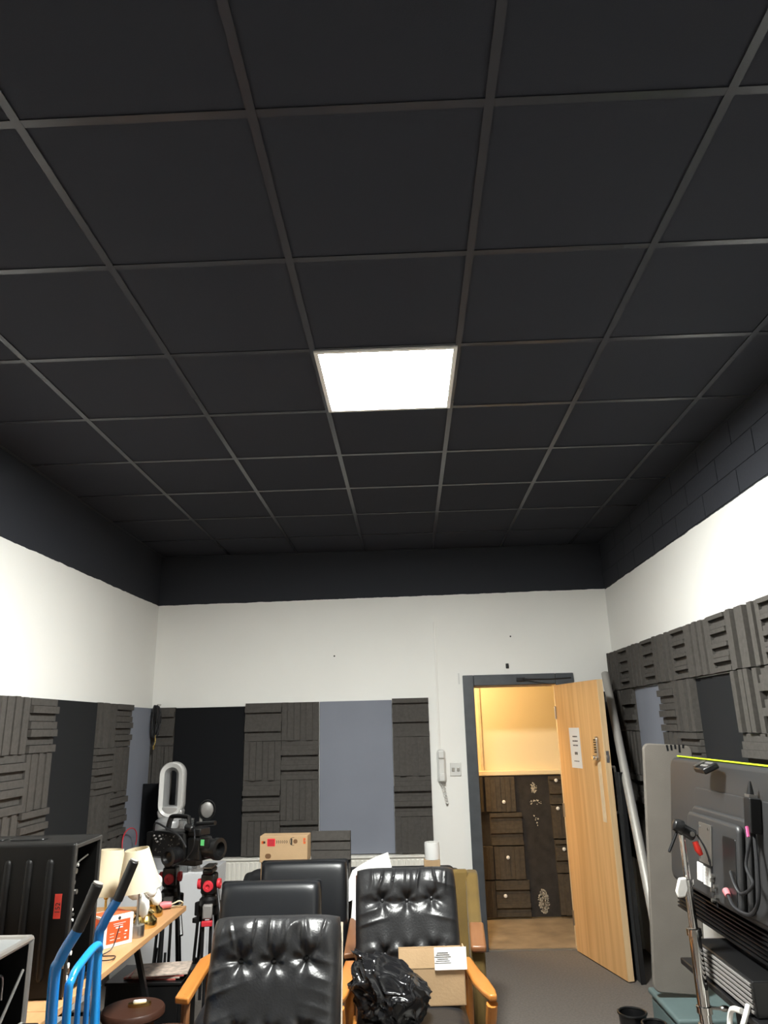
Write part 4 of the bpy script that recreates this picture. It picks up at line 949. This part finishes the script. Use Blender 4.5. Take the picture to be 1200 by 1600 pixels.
# ------------------------------------------------------------------ right side: television
TVX, TVY = 1.280, 3.30
t = thing('television', 'large black television seen from behind on its trolley', 'television', (TVX,TVY,0), -PI/2)
tilt = Matrix.Translation((0,0,0.775)) @ Matrix.Rotation(-R(7),4,'X')   # local x towards the viewer, y to the wall
w2, hT = 0.65, 0.70
def tv(q, name, m_, par, bev=0, seg=3):
    bmesh.ops.transform(q.bm, matrix=tilt, verts=q.bm.verts); return q.build(name, m_, par, bev, seg)
RX = Matrix.Rotation(PI/2,4,'X')
def slab(q, wd, h, r_, cx, cz, y0, y1):     # rounded slab, y0 nearer to the viewer
    q.prism(rrect(wd,h,r_), y1-y0, Matrix.Translation((cx,y1,cz)) @ RX); return q
q = slab(MB(),2*w2,hT,0.03,0,hT/2,0.0,0.03); tv(q,'bezel',BLACKPL,t,0.006)
q = slab(MB(),2*w2-0.012,hT-0.135,0.05,0,0.13+(hT-0.135)/2,-0.040,0.001); bs = tv(q,'back_shell',TVPL,t,0.024,5)
q = slab(MB(),0.80,0.42,0.03,0.10,0.365,-0.047,-0.039); rp = tv(q,'raised_panel',TVPL,bs,0.007,3)
q = slab(MB(),0.56,0.335,0.03,0.010,0.330,-0.070,-0.046); tv(q,'cover_step',TVPL,bs,0.012,3)
q = slab(MB(),0.53,0.315,0.03,0.010,0.315,-0.098,-0.069); cv = tv(q,'chassis_cover',TVPL,bs,0.022,4)
q = slab(MB(),0.12,0.25,0.01,0.195,0.295,-0.101,-0.096); tv(q,'connector_bay',BLACKPL,cv,0.002)
q = MB(); q.b2(-w2+0.01,w2-0.01,-0.004,0.032,hT-0.002,hT+0.005); tv(q,'lime_tape',LIME,t,0.002)
ph = slab(MB(),0.13,0.155,0.004,-0.035,0.365,-0.104,-0.0985); pl = tv(ph,'mount_plate',STEEL,t,0.001)
for x in (-0.08,0.01):
    for z in (0.305,0.425):
        q = MB(); q.cyl((x,-0.1085,z),(x,-0.104,z),0.006,10); tv(q,'bolt',CHROME,pl)
for (x,z,wd) in ((-0.105,0.245,0.062),(-0.030,0.240,0.075)):
    q = slab(MB(),wd,0.070,0.002,x,z,-0.1005,-0.0985); lb = tv(q,'rating_label',PAPER,t)
    q = MB(); rn = random.Random(int(x*1000))
    for k in range(5): l = rn.uniform(.4,.85)*wd; q.b2(x-wd*0.42,x-wd*0.42+l,-0.1013,-0.1006,z+0.024-k*0.012,z+0.0265-k*0.012)
    tv(q,'print',PHONEGREY,lb)
rn = random.Random(8)
for k in range(6):
    q = MB(); xk = 0.06+rn.uniform(-.03,.02); q.cyl((xk,-0.098,0.165+0.018*k),(xk,-0.112,0.165+0.018*k),0.008,8); tv(q,'connector',STEEL,cv)
# vent slats on the lower back
for k in range(7):
    q = MB(); q.box((0.0,-0.012,0.018+0.016*k),(2*w2-0.08,0.016,0.007),(0.3,0,0)); tv(q,'vent_slat',BLACKPL,t)
# power brick and cables
bp_ = slab(MB(),0.055,0.125,0.006,0.345,0.520,-0.092,-0.048); pb = tv(bp_,'power_brick',BLACKPL,t,0.005)
q = MB(); q.tube([(0.335,-0.072,0.585),(0.335,-0.072,0.605),(0.335,-0.072,0.640)],[0.015,0.012,0.004],10); tv(q,'strain_relief',BLACKPL,pb)
q = MB(); q.box((0.340,-0.072,0.587),(0.040,0.03,0.012)); tv(q,'brick_cap',STEEL,pb)
q = MB(); q.box((0.352,-0.095,0.462),(0.012,0.006,0.036),(0,-0.3,0)); tv(q,'pink_tag',mat('pink_tag',(0.75,0.12,0.30),0.5),pb)
q = MB(); q.tube(bez([(0.352,-0.072,0.465),(0.40,-0.085,0.33),(0.405,-0.09,0.24),(0.36,-0.10,0.185),(0.27,-0.115,0.185),(0.20,-0.112,0.215)],8),0.007,8); c1 = tv(q,'power_cable',CABLE,t)
q = MB(); q.tube(bez([(0.338,-0.072,0.465),(0.33,-0.095,0.345),(0.39,-0.10,0.29),(0.33,-0.115,0.245),(0.28,-0.118,0.265),(0.22,-0.108,0.30)],8),0.006,8); tv(q,'power_cable',CABLE,t)
q = MB(); q.tube([(0.205,-0.112,0.213),(0.175,-0.108,0.225)],[0.011,0.014],12); tv(q,'plug',PINKPL,c1)
q = MB(); q.tube([(0.50,-0.050,0.20),(0.50,-0.050,0.545),(0.488,-0.050,0.565),(0.44,-0.050,0.575)],0.006,8); tv(q,'panel_ridge',TVPL,rp)
# trolley
for s in (-1,1):
    q = MB(); q.b2(s*0.2-0.025,s*0.2+0.025,0.04,0.09,0.12,1.25); q.build('trolley_post', BLACKMET, t, 0.004)
    q = MB(); q.b2(s*0.2-0.03,s*0.2+0.03,-0.04,0.34,0.07,0.12); ft = q.build('trolley_foot', BLACKMET, t, 0.006)
    for y in (-0.01,0.31):
        q = MB(); q.cyl((s*0.2-0.02,y,0.035),(s*0.2+0.02,y,0.035),0.035,16); q.build('castor', BLACKPL, ft)
q = MB(); q.b2(-0.35,0.40,-0.12,0.12,0.62,0.645); q.build('trolley_shelf', BLACKMET, t, 0.004)
q = MB(); q.b2(-0.2,0.2,0.05,0.08,0.95,1.0); q.build('trolley_bar', BLACKMET, t)
# device clipped on the top
t = thing('remote_control', 'small black and silver gadget clipped on the television top edge', 'gadget', (1.308,3.33,1.455), -PI/2); t.scale = (1.12,1.12,1.12)
q = MB(); q.box((0,-0.035,-0.005),(0.14,0.06,0.022),(R(24),0,R(-6))); bd = q.build('body', BLACKPL, t, 0.005)
q = MB(); q.box((-0.045,-0.041,0.008),(0.03,0.045,0.003),(R(24),0,R(-6))); q.build('bright_band', STEEL, bd)
q = MB()
for i in range(5):
    for j in range(2): q.box((0.0+0.013*i,-0.050+0.018*j+0.0,0.004+0.008*j),(0.009,0.010,0.004),(R(24),0,R(-6)))
q.build('key', GREYPL, bd)
# amplifier under the television
t = thing('amplifier', 'black ribbed amplifier on the trolley shelf under the television', 'amplifier', (1.285,3.22,0.646), -PI/2)
q = MB(); q.b2(-0.26,0.28,-0.11,0.12,0,0.115); q.build('body', BLACKPL, t, 0.004)
for k in range(6): q = MB(); q.b2(-0.25,0.27,-0.117,-0.111,0.012+0.017*k,0.020+0.017*k); q.build('rib', GREYPL, t)
q = MB(); q.tube(bez([(0.24,-0.12,0.03),(0.27,-0.16,-0.02),(0.22,-0.17,-0.09),(0.12,-0.15,-0.08),(0.13,-0.14,-0.02),(0.2,-0.13,0.0)],8),0.010,8); q.build('white_cable', WHITEPL, t)

# light stand in front
t = thing('light_stand', 'chrome light stand with black clamp head in front of the television', 'stand', (1.118,3.30,0))
q = MB(); q.cyl((0,0,0.25),(0,0,0.84),0.0235,16); q.build('lower_tube', CHROME, t)
q = MB(); q.cyl((0,0,0.80),(0,0,1.02),0.0165,16); q.build('middle_tube', CHROME, t)
q = MB(); q.cyl((0,0,1.0),(0,0,1.19),0.0125,16); q.build('upper_tube', CHROME, t)
for z, rc in ((0.50,0.0236),(0.56,0.0236),(0.83,0.0236),(1.01,0.0166)):
    q = MB(); q.lathe([(rc,-0.014),(rc+0.006,-0.012),(rc+0.006,0.012),(rc,0.014)],20,c=(0,0,z)); q.build('collar', CHROME, t)
q = MB(); q.cyl((0.02,-0.0,0.565),(0.07,-0.01,0.565),0.006,8); q.sphere((0.075,-0.01,0.565),0.014,1.4,1,0.8,12); q.build('lock_knob', STEEL, t)
q = MB(); q.prism([(0,0.028),(0.03,0.03),(0.034,-0.012),(0.018,-0.042),(-0.012,-0.045),(-0.018,-0.02)],0.018,Matrix.Translation((-0.045,-0.02,1.005)) @ RX); q.build('wing_knob', WHITEPL, t, 0.006, 3)
q = MB(); q.lathe([(0.012,-0.02),(0.026,-0.018),(0.028,0.0),(0.022,0.02),(0.0,0.024)],18,T=Matrix.Translation((-0.012,-0.01,1.225)) @ Matrix.Rotation(R(-70),4,'Y')); q.tube([(0.0,0,1.215),(0.05,0,1.185)],0.024,12); hd = q.build('clamp_head', BLACKPL, t, 0.003)
q = MB(); q.cyl((0.035,-0.024,1.195),(0.035,-0.030,1.195),0.010,12); q.build('bolt', STEEL, hd)
q = MB(); q.tube([(-0.02,-0.01,1.205),(-0.07,-0.03,1.13)],0.006,8); q.build('tommy_bar', BLACKMET, hd)
q = MB(); q.tube([(0.045,-0.015,1.165),(0.052,-0.02,1.135),(0.062,-0.022,1.115)],[0.012,0.014,0.009],10); q.build('red_lever', mat('red_lever',(0.55,0.03,0.02),0.35), hd)
q = MB(); q.tube(bez([(0.06,-0.01,1.19),(0.085,-0.02,1.13),(0.10,-0.02,1.02),(0.10,-0.02,0.92)],6),0.004,7); q.build('cable', CABLE, hd)
for k in range(3):
    a = R(200)+k*2*PI/3; q = MB(); q.tube([(0,0,0.30),(0.25*math.cos(a),0.25*math.sin(a),0.10),(0.36*math.cos(a),0.36*math.sin(a),0.01)],0.011,10); q.build('leg', CHROME, t)

# grey board leaning on the wall behind the tv
t = thing('grey_board', 'tall grey board with rounded corner standing on the teal box behind the television', 'board', (1.43,4.33,0), R(0))
q = MB(); q.prism(rrect(0.27,1.225,0.035),0.03,Matrix.Translation((-0.034,0.0,0.907)) @ Matrix.Rotation(R(4.5),4,'Y') @ RX); b0 = q.build('panel', GREYBOARD, t, 0.006)
q = MB(); rn = random.Random(9)
for k in range(5):
    x = 0.010+0.022*k; h2 = rn.uniform(.02,.045); q.box((x,-0.031,1.515-h2/2),(0.010,0.002,h2),(0,0.05*k-0.1,0))
q.build('dark_mark', BLACKFAB, b0)
# pole and black things behind the door
q = MB(); q.tube([(1.572,5.93,2.015),(1.393,4.585,0.012)],0.030,16); tag(q.build('grey_pole', mat('dull_aluminium',(0.42,0.40,0.37),0.5,metal=0.4), None), 'long grey metal pole leaning between the door and the right wall', 'pole')
t = thing('black_backdrop_roll', 'tall black rolled backdrop standing behind the open door', 'roll', (1.605,6.05,0))
q = MB(); q.tube([(0,0,0.0),(0.0,0.03,1.88)],0.048,18); q.build('roll', BLACKFAB, t)
q = MB(); q.tube([(0,0.03,1.8),(0,0.031,1.84)],0.051,18); q.build('strap', BLACKPL, t)
t = thing('black_flat', 'black folded flat panel standing behind the open door', 'panel', (1.462,5.66,0), R(-88))
q = MB(); q.b2(-0.22,0.22,-0.012,0.012,0.0,1.30); q.build('panel', BLACKFAB, t, 0.003)
q = MB(); q.b2(0.2205,0.235,-0.016,0.016,0.0,1.305); q.build('edge_strip', BLACKMET, t, 0.003)
# teal box and black tubs on the floor
t = thing('teal_crate', 'teal grey storage box on the floor below the television', 'box', (1.44,4.25,0))
q = MB(); q.b2(-0.20,0.20,-0.22,0.22,0,0.25); q.build('body', TEAL, t, 0.02, 3)
q = MB(); q.b2(-0.21,0.21,-0.23,0.23,0.25,0.28); q.build('lid', TEAL, t, 0.012, 3)
def tub(label, x, y, h, r, extra=False):
    t = thing('black_tub', label, 'tub', (x,y,0), 0, 'black tubs on the floor')
    q = MB(); q.lathe([(r*0.75,0),(r*0.95,h*0.9),(r,h),(r*0.93,h),(r*0.88,h*0.9),(r*0.7,0.01)],28); q.build('body', BLACKPL, t)
    q = MB(); q.tube([(r*0.98*math.cos(a),r*0.98*math.sin(a),h) for a in [2*PI*k/28 for k in range(28)]],0.006,8,True); q.build('rim', BLACKPL, t)
    if extra: q = MB(); q.sphere((0,0,h*0.75),r*0.5,1,1,0.8,14); q.build('silver_filler', STEEL, t)
tub('open black tub on the carpet, nearer the open door', 1.105, 4.36, 0.20, 0.072)
tub('open black tub with something silver inside, by the teal box', 1.150, 4.14, 0.225, 0.058, True)
